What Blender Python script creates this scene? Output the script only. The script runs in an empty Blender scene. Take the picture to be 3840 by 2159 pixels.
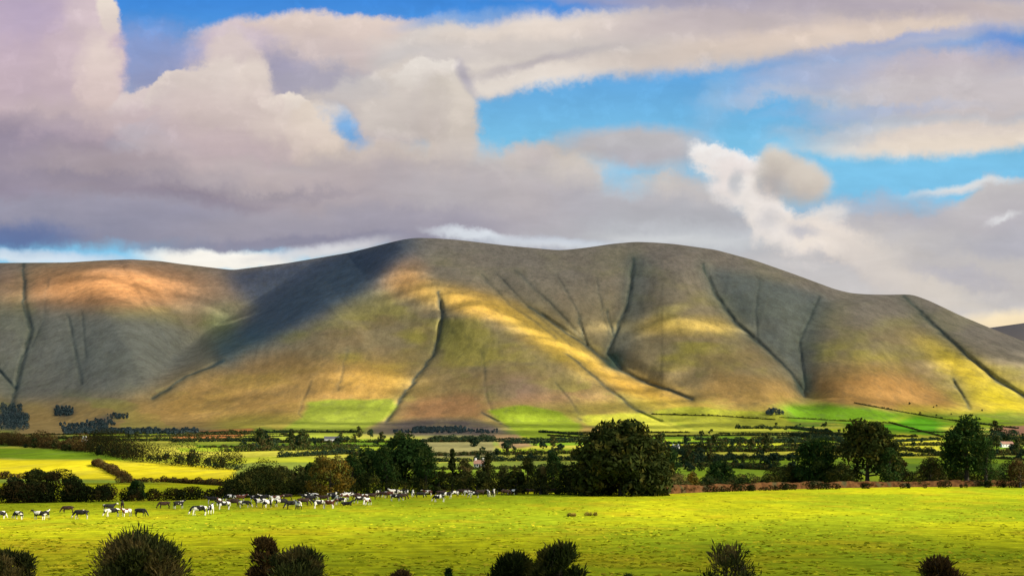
import bpy, bmesh, math, random
import numpy as np
from mathutils import Vector, Matrix, Euler

# ------------------------------------------------------------------ scene, camera
sc = bpy.context.scene
COL = sc.collection
K = 0.861 / 2576.0            # tangent per unit of the survey grid (2576 x 1448)
HORIZ = 1160.0                # row of the true horizon in that grid
CAMH = 8.6                    # eye height above the pasture
EXPOSURE = 1.0
cam = bpy.data.cameras.new('camera')
cam.sensor_width = 36.0
cam.lens = 36.0 / 0.861
cam.shift_y = (HORIZ - 724.0) / 2576.0
cam.clip_start = 0.5
cam.clip_end = 60000
cam_o = bpy.data.objects.new('camera', cam)
COL.objects.link(cam_o)
cam_o.location = (0, 0, CAMH)
cam_o.rotation_euler = (math.radians(90), 0, 0)
sc.camera = cam_o
sc.view_settings.view_transform = 'Standard'
sc.view_settings.look = 'None'
sc.view_settings.gamma = 1.0
sc.view_settings.use_curve_mapping = False
sc.view_settings.exposure = EXPOSURE
sc.cycles.use_denoising = True
sc.cycles.use_adaptive_sampling = True
sc.cycles.adaptive_threshold = 0.02
sc.cycles.max_bounces = 6
sc.cycles.diffuse_bounces = 3
sc.cycles.transparent_max_bounces = 8
sc.cycles.volume_bounces = 0

# ------------------------------------------------------------------ sun
SUN_EL, SUN_AZ = math.radians(31), math.radians(112)      # azimuth clockwise from the view direction
SUN = np.array([math.cos(SUN_EL) * math.sin(SUN_AZ), math.cos(SUN_EL) * math.cos(SUN_AZ), math.sin(SUN_EL)])
sl = bpy.data.lights.new('sun', 'SUN')
sl.energy = 5.0
sl.angle = math.radians(0.5)
sl.color = (1.0, 0.90, 0.74)
sun_o = bpy.data.objects.new('sun', sl)
COL.objects.link(sun_o)
sun_o.location = (900, -300, 900)
sun_o.rotation_euler = Vector(-SUN).to_track_quat('-Z', 'Y').to_euler()

# ------------------------------------------------------------------ world: sky and clouds by direction
SKY_STRENGTH = 0.10
def lin1(c):
    c /= 255.0
    return c / 12.92 if c <= 0.04045 else ((c + 0.055) / 1.055) ** 2.4
def lin(r, g, b): return (lin1(r), lin1(g), lin1(b))
def skyc(r, g, b):
    s = SKY_STRENGTH * 2 ** EXPOSURE
    return tuple(x / s for x in lin(r, g, b)) + (1.0,)

W = bpy.data.worlds.new('World')
sc.world = W
W.use_nodes = True
nt = W.node_tree
nt.nodes.clear()
N = nt.nodes.new
L = nt.links.new
def vm(op, a, b=None, c=None):
    n = N('ShaderNodeVectorMath'); n.operation = op
    for i, v in enumerate((a, b, c)):
        if v is None: continue
        if hasattr(v, 'is_linked') or hasattr(v, 'links'): L(v, n.inputs[i])
        else: n.inputs[i].default_value = v
    return n.outputs['Value'] if op in ('LENGTH', 'DOT_PRODUCT') else n.outputs[0]
def mth(op, a, b=None, c=None, clamp=False):
    n = N('ShaderNodeMath'); n.operation = op; n.use_clamp = clamp
    for i, v in enumerate((a, b, c)):
        if v is None: continue
        if hasattr(v, 'links'): L(v, n.inputs[i])
        else: n.inputs[i].default_value = v
    return n.outputs[0]
def mixc(f, a, b, blend='MIX'):
    n = N('ShaderNodeMix'); n.data_type = 'RGBA'; n.blend_type = blend; n.clamp_factor = True
    for i, v in ((0, f), (6, a), (7, b)):
        if hasattr(v, 'links'): L(v, n.inputs[i])
        else: n.inputs[i].default_value = v
    return n.outputs[2]
def mrange(v, a, b, c, d, kind='SMOOTHSTEP'):
    n = N('ShaderNodeMapRange'); n.interpolation_type = kind; n.clamp = True
    L(v, n.inputs[0])
    for i, x in enumerate((a, b, c, d)): n.inputs[1 + i].default_value = x
    return n.outputs[0]
def noise(vec, scale, detail=3, rough=0.5, dist=0.0):
    n = N('ShaderNodeTexNoise'); L(vec, n.inputs['Vector'])
    n.inputs['Scale'].default_value = scale; n.inputs['Detail'].default_value = detail
    n.inputs['Roughness'].default_value = rough; n.inputs['Distortion'].default_value = dist
    return n

tc = N('ShaderNodeTexCoord')
dirv = tc.outputs['Generated']
sep = N('ShaderNodeSeparateXYZ'); L(dirv, sep.inputs[0])
sx, sy, sz = sep.outputs
ysafe = mth('MAXIMUM', sy, 0.06)
gx = mth('MULTIPLY_ADD', mth('DIVIDE', sx, ysafe), 0.01 / K, 12.88)      # hundreds of grid units
gy = mth('MULTIPLY_ADD', mth('DIVIDE', sz, ysafe), -0.01 / K, HORIZ / 100)
cmb = N('ShaderNodeCombineXYZ'); L(gx, cmb.inputs[0]); L(gy, cmb.inputs[1])
P = cmb.outputs[0]
n1 = noise(P, 0.45, 2, 0.5)
n2 = noise(P, 1.5, 4, 0.55)
half = (0.5, 0.5, 0.5)
w1 = vm('MULTIPLY', vm('SUBTRACT', n1.outputs['Color'], half), (1.5, 1.2, 0))
w2 = vm('MULTIPLY', vm('SUBTRACT', n2.outputs['Color'], half), (0.9, 0.75, 0))
n3 = noise(P, 5.0, 4, 0.6)
w3 = vm('MULTIPLY', vm('SUBTRACT', n3.outputs['Color'], half), (0.44, 0.38, 0))
WARP = vm('ADD', vm('ADD', w1, w2), w3)

skyt = N('ShaderNodeTexSky'); skyt.sky_type = 'NISHITA'; skyt.sun_disc = False
skyt.sun_elevation = SUN_EL; skyt.sun_rotation = SUN_AZ
skyt.altitude = 100; skyt.air_density = 1.0; skyt.dust_density = 0.4; skyt.ozone_density = 2.0
hsv = N('ShaderNodeHueSaturation'); hsv.inputs['Saturation'].default_value = 1.25; L(skyt.outputs[0], hsv.inputs['Color'])
nish = hsv.outputs[0]
# clear air seen in front, deep blue above and paler towards the hills
blue = mixc(mrange(gy, -0.6, 3.6, 0, 1, 'LINEAR'), skyc(38, 126, 226), skyc(126, 198, 234))
blue = mixc(0.90, nish, blue)

def stroke(base, x, y, rx, ry, ang, soft, top, bot, alpha=1.0, wamt=1.0):
    q = vm('MULTIPLY_ADD', base, (1e-6, 1e-6, 0), P)
    q = vm('MULTIPLY_ADD', WARP, (wamt, wamt, 0), q)      # keeps the shader compiler on one layer at a time
    mp = N('ShaderNodeMapping'); mp.vector_type = 'TEXTURE'
    L(q, mp.inputs['Vector'])
    mp.inputs['Location'].default_value = (x / 100, y / 100, 0)
    mp.inputs['Rotation'].default_value = (0, 0, math.radians(ang))
    mp.inputs['Scale'].default_value = (rx / 100, ry / 100, 1)
    d = vm('LENGTH', mp.outputs[0])
    m = mrange(d, 1 + soft, 1 - soft, 0, alpha)
    ly = vm('DOT_PRODUCT', mp.outputs[0], (0, 1, 0))
    ct, cb = skyc(*top)[:3], skyc(*bot)[:3]
    c = vm('MULTIPLY_ADD', ly, tuple((b_ - a_) / 2 for a_, b_ in zip(ct, cb)), tuple((b_ + a_) / 2 for a_, b_ in zip(ct, cb)))
    return mixc(m, base, c)

REST_CLOUD = (166, 168, 182)
S = [
 # high deck
 (820,122,370,88,-2,.16,(230,210,200),(200,188,192),1,.6),
 (560,150,150,66,-8,.35,(214,198,212),(196,184,198),.9,.9),
 (900,66,200,34,2,.3,(236,218,208),(222,204,196),.8,.6),
 (1160,150,220,95,5,.25,(214,208,206),(204,196,194),1,.7),
 (1170,44,140,16,-5,.7,(128,170,226),(150,182,226),.8,.5),
 (1560,110,430,85,-4,.2,(226,214,206),(208,200,196),1,.6),
 (1420,62,340,24,-5,.5,(246,232,220),(234,220,208),.95,.5),
 (1320,190,240,44,-4,.25,(224,214,206),(238,228,218),1,.7),
 (1400,150,190,12,-13,.8,(186,178,184),(186,178,184),.8,.5),
 (1700,120,260,30,-3,.9,(206,200,196),(206,198,196),.7,.6),
 (2120,40,580,74,-3,.25,(188,178,188),(214,200,194),1,.5),
 (2150,88,540,34,-7,.5,(232,212,196),(224,208,196),.9,.5),
 (1700,4,300,16,2,.7,(170,168,192),(180,172,188),.8,.5),
 (2100,14,420,18,3,.9,(180,170,184),(190,180,188),.8,.5),
 (2540,120,84,40,28,.5,(112,152,220),(122,162,222),.95,.4),
 (2250,106,220,14,-9,.8,(150,170,218),(165,180,216),.8,.6),
 # right hand bands
 (2330,172,330,52,-3,.4,(196,186,196),(200,190,196),1,.7),
 (2060,185,190,36,-10,.9,(176,188,218),(180,190,218),.7,.9),
 (2010,236,170,20,-6,.9,(186,196,220),(208,206,212),.75,.8),
 (2460,245,340,76,-2,.3,(206,198,202),(204,196,196),1,.7),
 (2250,232,150,20,-8,.8,(214,206,206),(204,198,202),.7,.8),
 (2430,345,320,40,-3,.28,(220,208,202),(240,226,210),1,.5),
 (2430,362,300,14,-2,.7,(242,228,212),(240,226,210),.8,.4),
 (2170,322,150,26,-8,.8,(190,194,210),(214,208,206),.7,.9),
 (2200,280,180,14,-4,.9,(170,188,220),(176,190,220),.6,.9),
 (1790,290,40,110,28,1.0,(150,196,232),(150,196,232),.5,.8),
 # low bank on the right
 (1590,370,190,46,1,.25,(198,194,196),(188,184,188),.97,.4),
 (1560,398,150,18,1,.8,(180,176,184),(180,178,186),.6,.5),
 (1420,440,140,62,10,.45,(210,198,188),(188,184,188),.95,.9),
 (1690,520,170,95,0,.4,(200,194,192),(184,184,190),1,.9),
 (1640,470,70,34,0,.6,(208,200,192),(194,190,192),.8,.9),
 (1420,560,400,110,4,.4,(186,184,190),(180,180,188),1,.8),
 (1545,442,70,30,20,.9,(150,198,228),(168,202,224),.85,.7),
 (1850,640,420,120,6,.3,(178,178,184),(186,188,192),1,.8),
 (2300,760,560,130,4,.3,(196,194,196),(214,208,204),1,.6),
 (2360,610,380,96,2,.35,(184,182,190),(190,186,190),1,.8),
 (1760,590,200,30,4,.9,(190,192,198),(204,208,212),.8,.7),
 (1430,455,80,50,0,.4,(214,204,194),(186,182,186),.95,.8),
 (1320,405,60,34,-6,.5,(212,200,194),(194,186,188),.9,.8),
 (1340,520,160,40,6,.8,(176,172,180),(172,170,180),.7,.9),
 (2520,520,170,64,-14,.3,(198,194,194),(188,184,190),1,.8),
 (2420,470,120,10,-8,.8,(232,232,230),(218,216,216),.9,.4),
 (2510,560,36,8,-10,1.0,(228,228,230),(214,214,216),.9,.5),
 (2150,515,150,26,-5,.9,(172,186,206),(178,184,198),.7,.9),
 (2480,680,330,62,14,.6,(200,196,194),(196,190,188),1,.8),
 (2300,720,240,30,20,.9,(216,206,192),(208,200,192),.8,.8),
 (2190,640,160,26,10,.9,(206,200,196),(196,194,196),.7,.8),
 (2560,806,130,24,-3,.6,(255,236,200),(255,232,190),1,.3),
 (2540,640,160,30,4,.9,(176,176,188),(174,174,186),.7,.8),
 (2420,700,120,16,16,.9,(184,182,192),(180,178,188),.6,.8),
 # bright broken cumulus
 (1835,410,92,40,18,.3,(252,248,246),(236,228,222),.97,.8),
 (1782,376,30,12,-8,.5,(254,252,250),(246,240,236),1,.5),
 (1850,455,66,58,40,.45,(238,228,224),(230,222,218),1,.8),
 (1890,480,44,40,50,.4,(254,248,242),(240,232,226),.95,.9),
 (1920,535,74,44,52,.5,(238,230,224),(226,220,216),1,.8),
 (1965,590,100,50,40,.45,(250,242,236),(222,214,208),.95,1.0),
 (2055,556,66,30,-28,.6,(236,230,224),(224,218,214),.9,.8),
 (2070,612,110,36,28,.6,(242,230,220),(226,216,208),1,.9),
 (2050,640,60,24,20,.7,(250,238,224),(234,222,212),.8,.9),
 (2200,668,150,40,24,.9,(222,212,202),(212,204,200),.8,.8),
 (2012,588,34,16,20,.8,(184,186,198),(188,188,198),.7,.6),
 (1935,560,20,26,30,.9,(200,198,202),(198,196,200),.6,.6),
 (1858,456,20,28,15,.7,(194,196,200),(196,196,200),.9,.5),
 (1962,420,50,40,0,.45,(220,210,198),(206,196,184),.95,.5),
 (2030,452,58,44,10,.5,(222,212,200),(206,194,182),1,.5),
 (1985,456,84,56,14,.4,(212,202,190),(186,176,170),.85,.45),
 (2020,440,46,30,0,.9,(226,216,204),(214,204,192),.7,.4),
 (1940,470,24,34,20,.9,(180,172,170),(178,170,170),.6,.4),
 # great cumulus on the left
 (640,250,360,90,0,.3,(190,180,192),(200,186,190),.95,.9),
 (880,300,210,130,0,.3,(206,198,196),(200,188,186),1,.8),
 (372,150,110,96,0,.5,(136,160,214),(160,162,194),.95,.8),
 (700,190,70,66,0,.5,(172,168,190),(164,160,184),.95,.7),
 (800,196,140,28,-4,.6,(176,172,190),(172,168,184),.9,.7),
 (120,150,190,280,0,.09,(208,188,204),(214,190,194),1,.55),
 (40,30,130,100,0,.9,(186,172,202),(196,178,198),.9,.9),
 (90,250,150,90,0,.9,(196,178,190),(190,172,182),.7,.9),
 (215,70,64,90,0,.6,(224,206,208),(214,194,200),.8,.8),
 (240,210,58,130,4,.35,(230,212,208),(216,194,190),1,.7),
 (274,34,30,62,-8,.22,(242,230,216),(226,208,204),1,.45),
 (262,160,28,50,0,.6,(238,220,212),(222,202,198),.8,.7),
 (160,170,50,60,0,.8,(218,198,204),(206,186,192),.7,.9),
 (345,262,96,44,-14,.16,(230,214,210),(200,182,188),1,.7),
 (432,226,84,40,-22,.14,(234,220,212),(204,188,190),1,.8),
 (585,190,90,96,6,.22,(224,208,204),(216,200,196),.95,.8),
 (560,262,130,100,8,.14,(232,218,210),(206,190,188),1,.8),
 (470,282,80,50,0,.6,(224,208,204),(208,190,190),.9,.8),
 (640,225,50,70,4,.3,(236,222,212),(218,202,196),.9,.7),
 (640,330,220,100,8,.4,(218,202,196),(200,182,182),.95,.8),
 (738,276,66,50,8,.12,(242,230,218),(220,204,198),1,.7),
 (690,258,34,30,0,.25,(236,222,212),(222,206,200),.9,.7),
 (800,336,80,84,35,.12,(238,224,210),(214,196,186),1,.6),
 (700,330,80,44,10,.8,(230,214,204),(210,194,188),.8,.8),
 (850,400,56,40,30,.5,(230,214,200),(210,192,182),.9,.7),
 (600,380,130,34,4,.9,(196,178,180),(190,172,176),.7,.9),
 (1035,250,150,104,-6,.14,(222,212,204),(206,196,190),1,.65),
 (900,215,70,36,-14,.5,(214,208,206),(206,198,196),.8,.8),
 (1085,184,94,42,-6,.12,(236,228,220),(220,210,202),1,.7),
 (1110,215,50,40,0,.7,(230,220,212),(216,206,200),.8,.8),
 (1130,320,80,130,-10,.18,(222,212,200),(206,194,186),1,.65),
 (1080,300,50,90,10,.8,(202,192,188),(198,186,182),.6,.8),
 (1160,270,26,70,-6,.6,(230,220,208),(218,206,196),.7,.6),
 (1178,196,14,40,-22,.8,(164,160,180),(172,168,182),.7,.3),
 (872,330,24,64,-36,.75,(126,178,228),(112,170,224),.95,.7),
 (925,388,26,36,-30,.75,(116,170,224),(130,182,228),.95,.7),
 (990,430,230,56,8,.4,(210,196,186),(188,178,178),1,.8),
 (1090,420,90,30,10,.8,(216,204,194),(200,190,184),.8,.8),
 (1240,440,120,60,30,.6,(208,198,190),(190,182,184),.9,.9),
 (1280,468,60,9,42,.9,(222,216,210),(214,206,202),.8,.6),
 # grey base of the cumulus
 (330,330,330,52,10,.6,(206,188,190),(194,176,180),.9,.9),
 (60,415,310,118,9,.25,(160,148,166),(150,142,160),1,.7),
 (150,330,120,30,8,.8,(190,174,182),(178,162,174),.8,.9),
 (430,458,390,80,6,.35,(176,162,168),(156,147,158),1,.7),
 (500,400,160,22,8,.8,(204,186,186),(190,174,178),.8,.9),
 (820,500,420,95,2,.5,(184,172,174),(172,164,172),1,.8),
 (700,440,160,26,6,.8,(198,184,182),(184,172,176),.8,.9),
 (1210,520,220,90,8,.6,(188,180,182),(180,176,182),1,.9),
 (460,500,230,22,4,.8,(138,128,146),(146,138,152),.85,.8),
 (180,452,250,18,3,.9,(144,136,154),(148,140,156),.65,.9),
 (700,485,150,14,2,.9,(150,142,154),(154,146,158),.6,.9),
 (260,560,460,66,2,.4,(158,154,170),(140,142,164),1,.6),
 (850,580,420,58,-2,.4,(168,162,172),(150,148,166),1,.6),
 (10,596,170,36,2,.6,(106,122,164),(92,114,160),.95,.5),
 (700,612,330,16,-3,.7,(140,138,158),(138,138,158),.8,.5),
 # light under the cloud along the ridge
 (60,648,270,16,3,.6,(186,208,230),(222,234,242),1,.3),
 (560,656,190,24,3,.4,(252,248,240),(255,250,238),1,.35),
 (800,634,150,16,-9,.8,(214,214,220),(232,230,228),.9,.3),
 (1190,590,90,12,8,.7,(222,228,236),(220,226,232),.95,.4),
 (1420,614,190,11,2,.8,(206,214,226),(220,226,232),.8,.3),
 (1700,604,160,13,2,.9,(212,214,216),(214,216,218),.7,.3),
]
# soft streaks inside the cloud bodies
stv = vm('MULTIPLY', P, (0.55, 1.6, 1))
grain = noise(stv, 1.1, 4, 0.55, 0.3)
gm = mrange(grain.outputs['Fac'], 0.25, 0.75, 0.92, 1.07, 'LINEAR')
bil = N('ShaderNodeTexVoronoi'); bil.feature = 'SMOOTH_F1'; bil.inputs['Scale'].default_value = 1.5; bil.inputs['Detail'].default_value = 2.0; bil.inputs['Smoothness'].default_value = 0.6
L(vm('ADD', P, WARP), bil.inputs['Vector'])
bm_ = mrange(bil.outputs['Distance'], 0.1, 0.75, 1.05, 0.92, 'LINEAR')
bm_ = mth('ADD', 1.0, mth('MULTIPLY', mth('SUBTRACT', bm_, 1.0), mrange(gy, 3.0, 4.6, 1.0, 0.3)))
gm = mth('MULTIPLY', gm, bm_)
def backg(c):
    g_ = N('ShaderNodeBackground'); g_.inputs['Strength'].default_value = SKY_STRENGTH
    L(c, g_.inputs['Color']); return g_.outputs[0]
def mixs(f, a, b):
    n = N('ShaderNodeMixShader'); L(f, n.inputs[0]); L(a, n.inputs[1]); L(b, n.inputs[2]); return n.outputs[0]
# worked out in four sectors of the sky, each with only the cloud bodies that reach into it
def sector(x0, x1):
    global N, L, P, WARP
    gt = bpy.data.node_groups.new('cloud_sector', 'ShaderNodeTree')
    for nm, kind in (('place', 'NodeSocketVector'), ('warp', 'NodeSocketVector'), ('air', 'NodeSocketColor')):
        gt.interface.new_socket(nm, in_out='INPUT', socket_type=kind)
    gt.interface.new_socket('colour', in_out='OUTPUT', socket_type='NodeSocketColor')
    keep = (N, L, P, WARP)
    N, L = gt.nodes.new, gt.links.new
    gi, go = N('NodeGroupInput'), N('NodeGroupOutput')
    P, WARP = gi.outputs[0], gi.outputs[1]
    c = gi.outputs[2]
    for st in S:
        if st[0] > 1250 and st[1] < 400: st = st[:5] + (min(1.0, st[5] * 1.45 + .05),) + st[6:]      # the high sheets have softer rims
        r = math.radians(st[4])
        ex = (1 + st[5]) * math.hypot(st[2] * math.cos(r), st[3] * math.sin(r)) + 115 * st[9] + 5
        if st[0] + ex < x0 or st[0] - ex > x1: continue
        c = stroke(c, *st)
    L(c, go.inputs[0])
    N, L, P, WARP = keep
    g = N('ShaderNodeGroup'); g.node_tree = gt
    L(P, g.inputs[0]); L(WARP, g.inputs[1]); L(blue, g.inputs[2])
    g_ = N('ShaderNodeVectorMath'); g_.operation = 'SCALE'; L(g.outputs[0], g_.inputs[0]); L(gm, g_.inputs['Scale'])
    return backg(g_.outputs[0])
def beyond(x): return mth('GREATER_THAN', gx, x / 100)
front = mixs(beyond(1180), mixs(beyond(560), sector(-900, 560), sector(560, 1180)), mixs(beyond(1880), sector(1180, 1880), sector(1880, 3500)))
# the rest of the sky: broken cloud
nb = noise(dirv, 2.2, 5, 0.55)
rest = mixc(mrange(nb.outputs['Fac'], 0.44, 0.60, 0, 1), nish, skyc(*REST_CLOUD))
rest = mixc(mrange(sz, -0.02, -0.10, 0, 1), rest, skyc(90, 90, 60))
win = mth('MULTIPLY', mrange(gx, -7, -2, 0, 1), mrange(gx, 28, 33, 1, 0))
win = mth('MULTIPLY', win, mrange(gy, -5, -1, 0, 1))
win = mth('MULTIPLY', win, mrange(gy, 11.5, 12.2, 1, 0))
win = mth('MULTIPLY', win, mrange(sy, 0.3, 0.5, 0, 1))
wo = N('ShaderNodeOutputWorld'); L(mixs(win, backg(rest), front), wo.inputs['Surface'])

# ------------------------------------------------------------------ small helpers
rng = np.random.default_rng(7)
def tag(o, label=None, cat=None, group=None, kind=None):
    if label: o['label'] = label
    if cat: o['category'] = cat
    if group: o['group'] = group
    if kind: o['kind'] = kind
    return o
def link_mesh(name, me, parent=None, loc=(0, 0, 0)):
    o = bpy.data.objects.new(name, me); COL.objects.link(o)
    o.location = loc
    if parent is not None: o.parent = parent
    return o
def mesh_np(name, verts, faces, mat=None, smooth=False):
    """faces: (n,k) int array"""
    verts = np.asarray(verts, np.float32); faces = np.asarray(faces, np.int32)
    me = bpy.data.meshes.new(name)
    me.vertices.add(len(verts)); me.vertices.foreach_set('co', verts.ravel())
    n, k = faces.shape
    me.loops.add(n * k); me.loops.foreach_set('vertex_index', faces.ravel())
    me.polygons.add(n)
    me.polygons.foreach_set('loop_start', np.arange(0, n * k, k, dtype=np.int32))
    me.polygons.foreach_set('loop_total', np.full(n, k, np.int32))
    me.update(calc_edges=True)
    me.polygons.foreach_set('use_smooth', np.full(n, smooth, bool))
    if mat: me.materials.append(mat)
    return me
def vattr(me, name, data):
    data = np.asarray(data, np.float32)
    if data.ndim == 1:
        a = me.attributes.new(name, 'FLOAT', 'POINT'); a.data.foreach_set('value', data)
    else:
        a = me.attributes.new(name, 'FLOAT_COLOR', 'POINT')
        c = np.ones((len(data), 4), np.float32); c[:, :3] = data
        a.data.foreach_set('color', c.ravel())
def hash2(ix, iy, seed):
    h = (ix.astype(np.int64) * 374761393 + iy.astype(np.int64) * 668265263 + seed * 974634211) & 0xFFFFFFFF
    h = ((h ^ (h >> 13)) * 1274126177) & 0xFFFFFFFF
    return ((h ^ (h >> 16)) & 0xFFFFFF) / float(0xFFFFFF)
def vnoise(x, y, seed=0):
    ix, iy = np.floor(x), np.floor(y)
    fx, fy = x - ix, y - iy
    fx = fx * fx * (3 - 2 * fx); fy = fy * fy * (3 - 2 * fy)
    a = hash2(ix, iy, seed); b = hash2(ix + 1, iy, seed); c = hash2(ix, iy + 1, seed); d = hash2(ix + 1, iy + 1, seed)
    return (a * (1 - fx) + b * fx) * (1 - fy) + (c * (1 - fx) + d * fx) * fy
def fbm(x, y, oct=4, seed=0):
    s, a, t = 0, 1.0, 0
    for i in range(oct):
        s = s + a * vnoise(x * 2 ** i, y * 2 ** i, seed + i * 17); t += a; a *= 0.5
    return s / t
def sstep(a, b, x):
    t = np.clip((x - a) / (b - a), 0, 1); return t * t * (3 - 2 * t)
def poly_dist(X, Y, pts):
    """distance to a polyline, signed distance (positive = left of travel), and parameter 0..1"""
    best = np.full(X.shape, 1e9); sgn = np.zeros(X.shape); par = np.zeros(X.shape)
    n = len(pts) - 1
    for i in range(n):
        (x0, y0), (x1, y1) = pts[i], pts[i + 1]
        dx, dy = x1 - x0, y1 - y0; l2 = dx * dx + dy * dy
        t = np.clip(((X - x0) * dx + (Y - y0) * dy) / l2, 0, 1)
        d = np.hypot(X - x0 - t * dx, Y - y0 - t * dy)
        s = np.sign(dx * (Y - y0) - dy * (X - x0))
        m = d < best
        best[m] = d[m]; sgn[m] = s[m]; par[m] = (i + t[m]) / n
    return best, best * sgn, par
def in_poly(X, Y, pts):
    r = np.zeros(X.shape, bool); n = len(pts)
    for i in range(n):
        (x0, y0), (x1, y1) = pts[i], pts[(i + 1) % n]
        if y0 == y1: continue
        c = ((y0 > Y) != (y1 > Y)) & (X < (x1 - x0) * (Y - y0) / (y1 - y0) + x0)
        r ^= c
    return r

def mat_new(name):
    m = bpy.data.materials.new(name); m.use_nodes = True
    t = m.node_tree; t.nodes.clear()
    return m, t
class NB:
    """tiny node builder for materials"""
    def __init__(s, t): s.t = t
    def n(s, kind, **kw):
        nd = s.t.nodes.new(kind)
        for k, v in kw.items(): setattr(nd, k, v)
        return nd
    def l(s, a, b): s.t.links.new(a, b)
    def noise(s, vec, scale, detail=3, rough=0.55):
        nd = s.n('ShaderNodeTexNoise'); s.l(vec, nd.inputs['Vector'])
        nd.inputs['Scale'].default_value = scale; nd.inputs['Detail'].default_value = detail; nd.inputs['Roughness'].default_value = rough
        return nd.outputs['Fac']
    def ramp(s, v, a, b, c, d):
        nd = s.n('ShaderNodeMapRange'); s.l(v, nd.inputs[0])
        for i, x in enumerate((a, b, c, d)): nd.inputs[1 + i].default_value = x
        return nd.outputs[0]
    def mix(s, f, a, b, blend='MIX'):
        nd = s.n('ShaderNodeMix', data_type='RGBA', blend_type=blend)
        for i, v in ((0, f), (6, a), (7, b)):
            if hasattr(v, 'links'): s.l(v, nd.inputs[i])
            elif i: nd.inputs[i].default_value = tuple(v) + (1,)
            else: nd.inputs[i].default_value = v
        return nd.outputs[2]
    def scale(s, c, f):
        nd = s.n('ShaderNodeVectorMath', operation='SCALE'); s.l(c, nd.inputs[0])
        if hasattr(f, 'links'): s.l(f, nd.inputs['Scale'])
        else: nd.inputs['Scale'].default_value = f
        return nd.outputs[0]
    def vmul(s, v, k):
        nd = s.n('ShaderNodeVectorMath', operation='MULTIPLY'); s.l(v, nd.inputs[0]); nd.inputs[1].default_value = k
        return nd.outputs[0]
    def out(s, col, rough=0.95, bump=None, bstr=0.5, bdist=1.0, spec=0.1, sub=None):
        p = s.n('ShaderNodeBsdfPrincipled')
        if hasattr(col, 'links'): s.l(col, p.inputs['Base Color'])
        else: p.inputs['Base Color'].default_value = tuple(col) + (1,)
        p.inputs['Roughness'].default_value = rough
        p.inputs['Specular IOR Level'].default_value = spec
        if bump is not None:
            b = s.n('ShaderNodeBump'); b.inputs['Strength'].default_value = bstr; b.inputs['Distance'].default_value = bdist
            s.l(bump, b.inputs['Height']); s.l(b.outputs[0], p.inputs['Normal'])
        o = s.n('ShaderNodeOutputMaterial'); s.l(p.outputs[0], o.inputs['Surface'])
        return p

# ------------------------------------------------------------------ terrain: one sheet from under the eye to behind the ridge
S0 = CAMH / 6.0
SKYLINE = np.array([(-1400,760),(-900,720),(-400,680),(0,661),(170,660),(250,655),(330,652),(400,656),(450,663),(585,679),(720,662),(880,635),(960,615),(1010,603),(1045,598),(1090,599),
    (1150,603),(1280,618),(1400,629),(1430,628),(1480,622),(1540,613),(1600,608),(1650,610),(1700,614),(1800,628),(1900,655),(2000,690),(2100,727),(2140,737),(2180,740),(2230,741),(2280,740),
    (2300,742),(2340,757),(2420,795),(2490,824),(2560,852),(2700,905),(3000,965),(4000,1010)], float)
def skyline(X):
    y = np.interp(X, SKYLINE[:, 0], SKYLINE[:, 1])
    return y
DT = np.array([(600,5600),(700,5050),(800,4560),(900,4080),(1000,3560),(1060,3100),(1080,2550),(1090,2020),(1110,1450),(1130,1110),(1160,850),(1180,700),(1200,570),(1215,CAMH/(55*K))], float)
GSTEP = 3.2
GXS = np.arange(-900, 3481, GSTEP)
NR = 440
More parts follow.
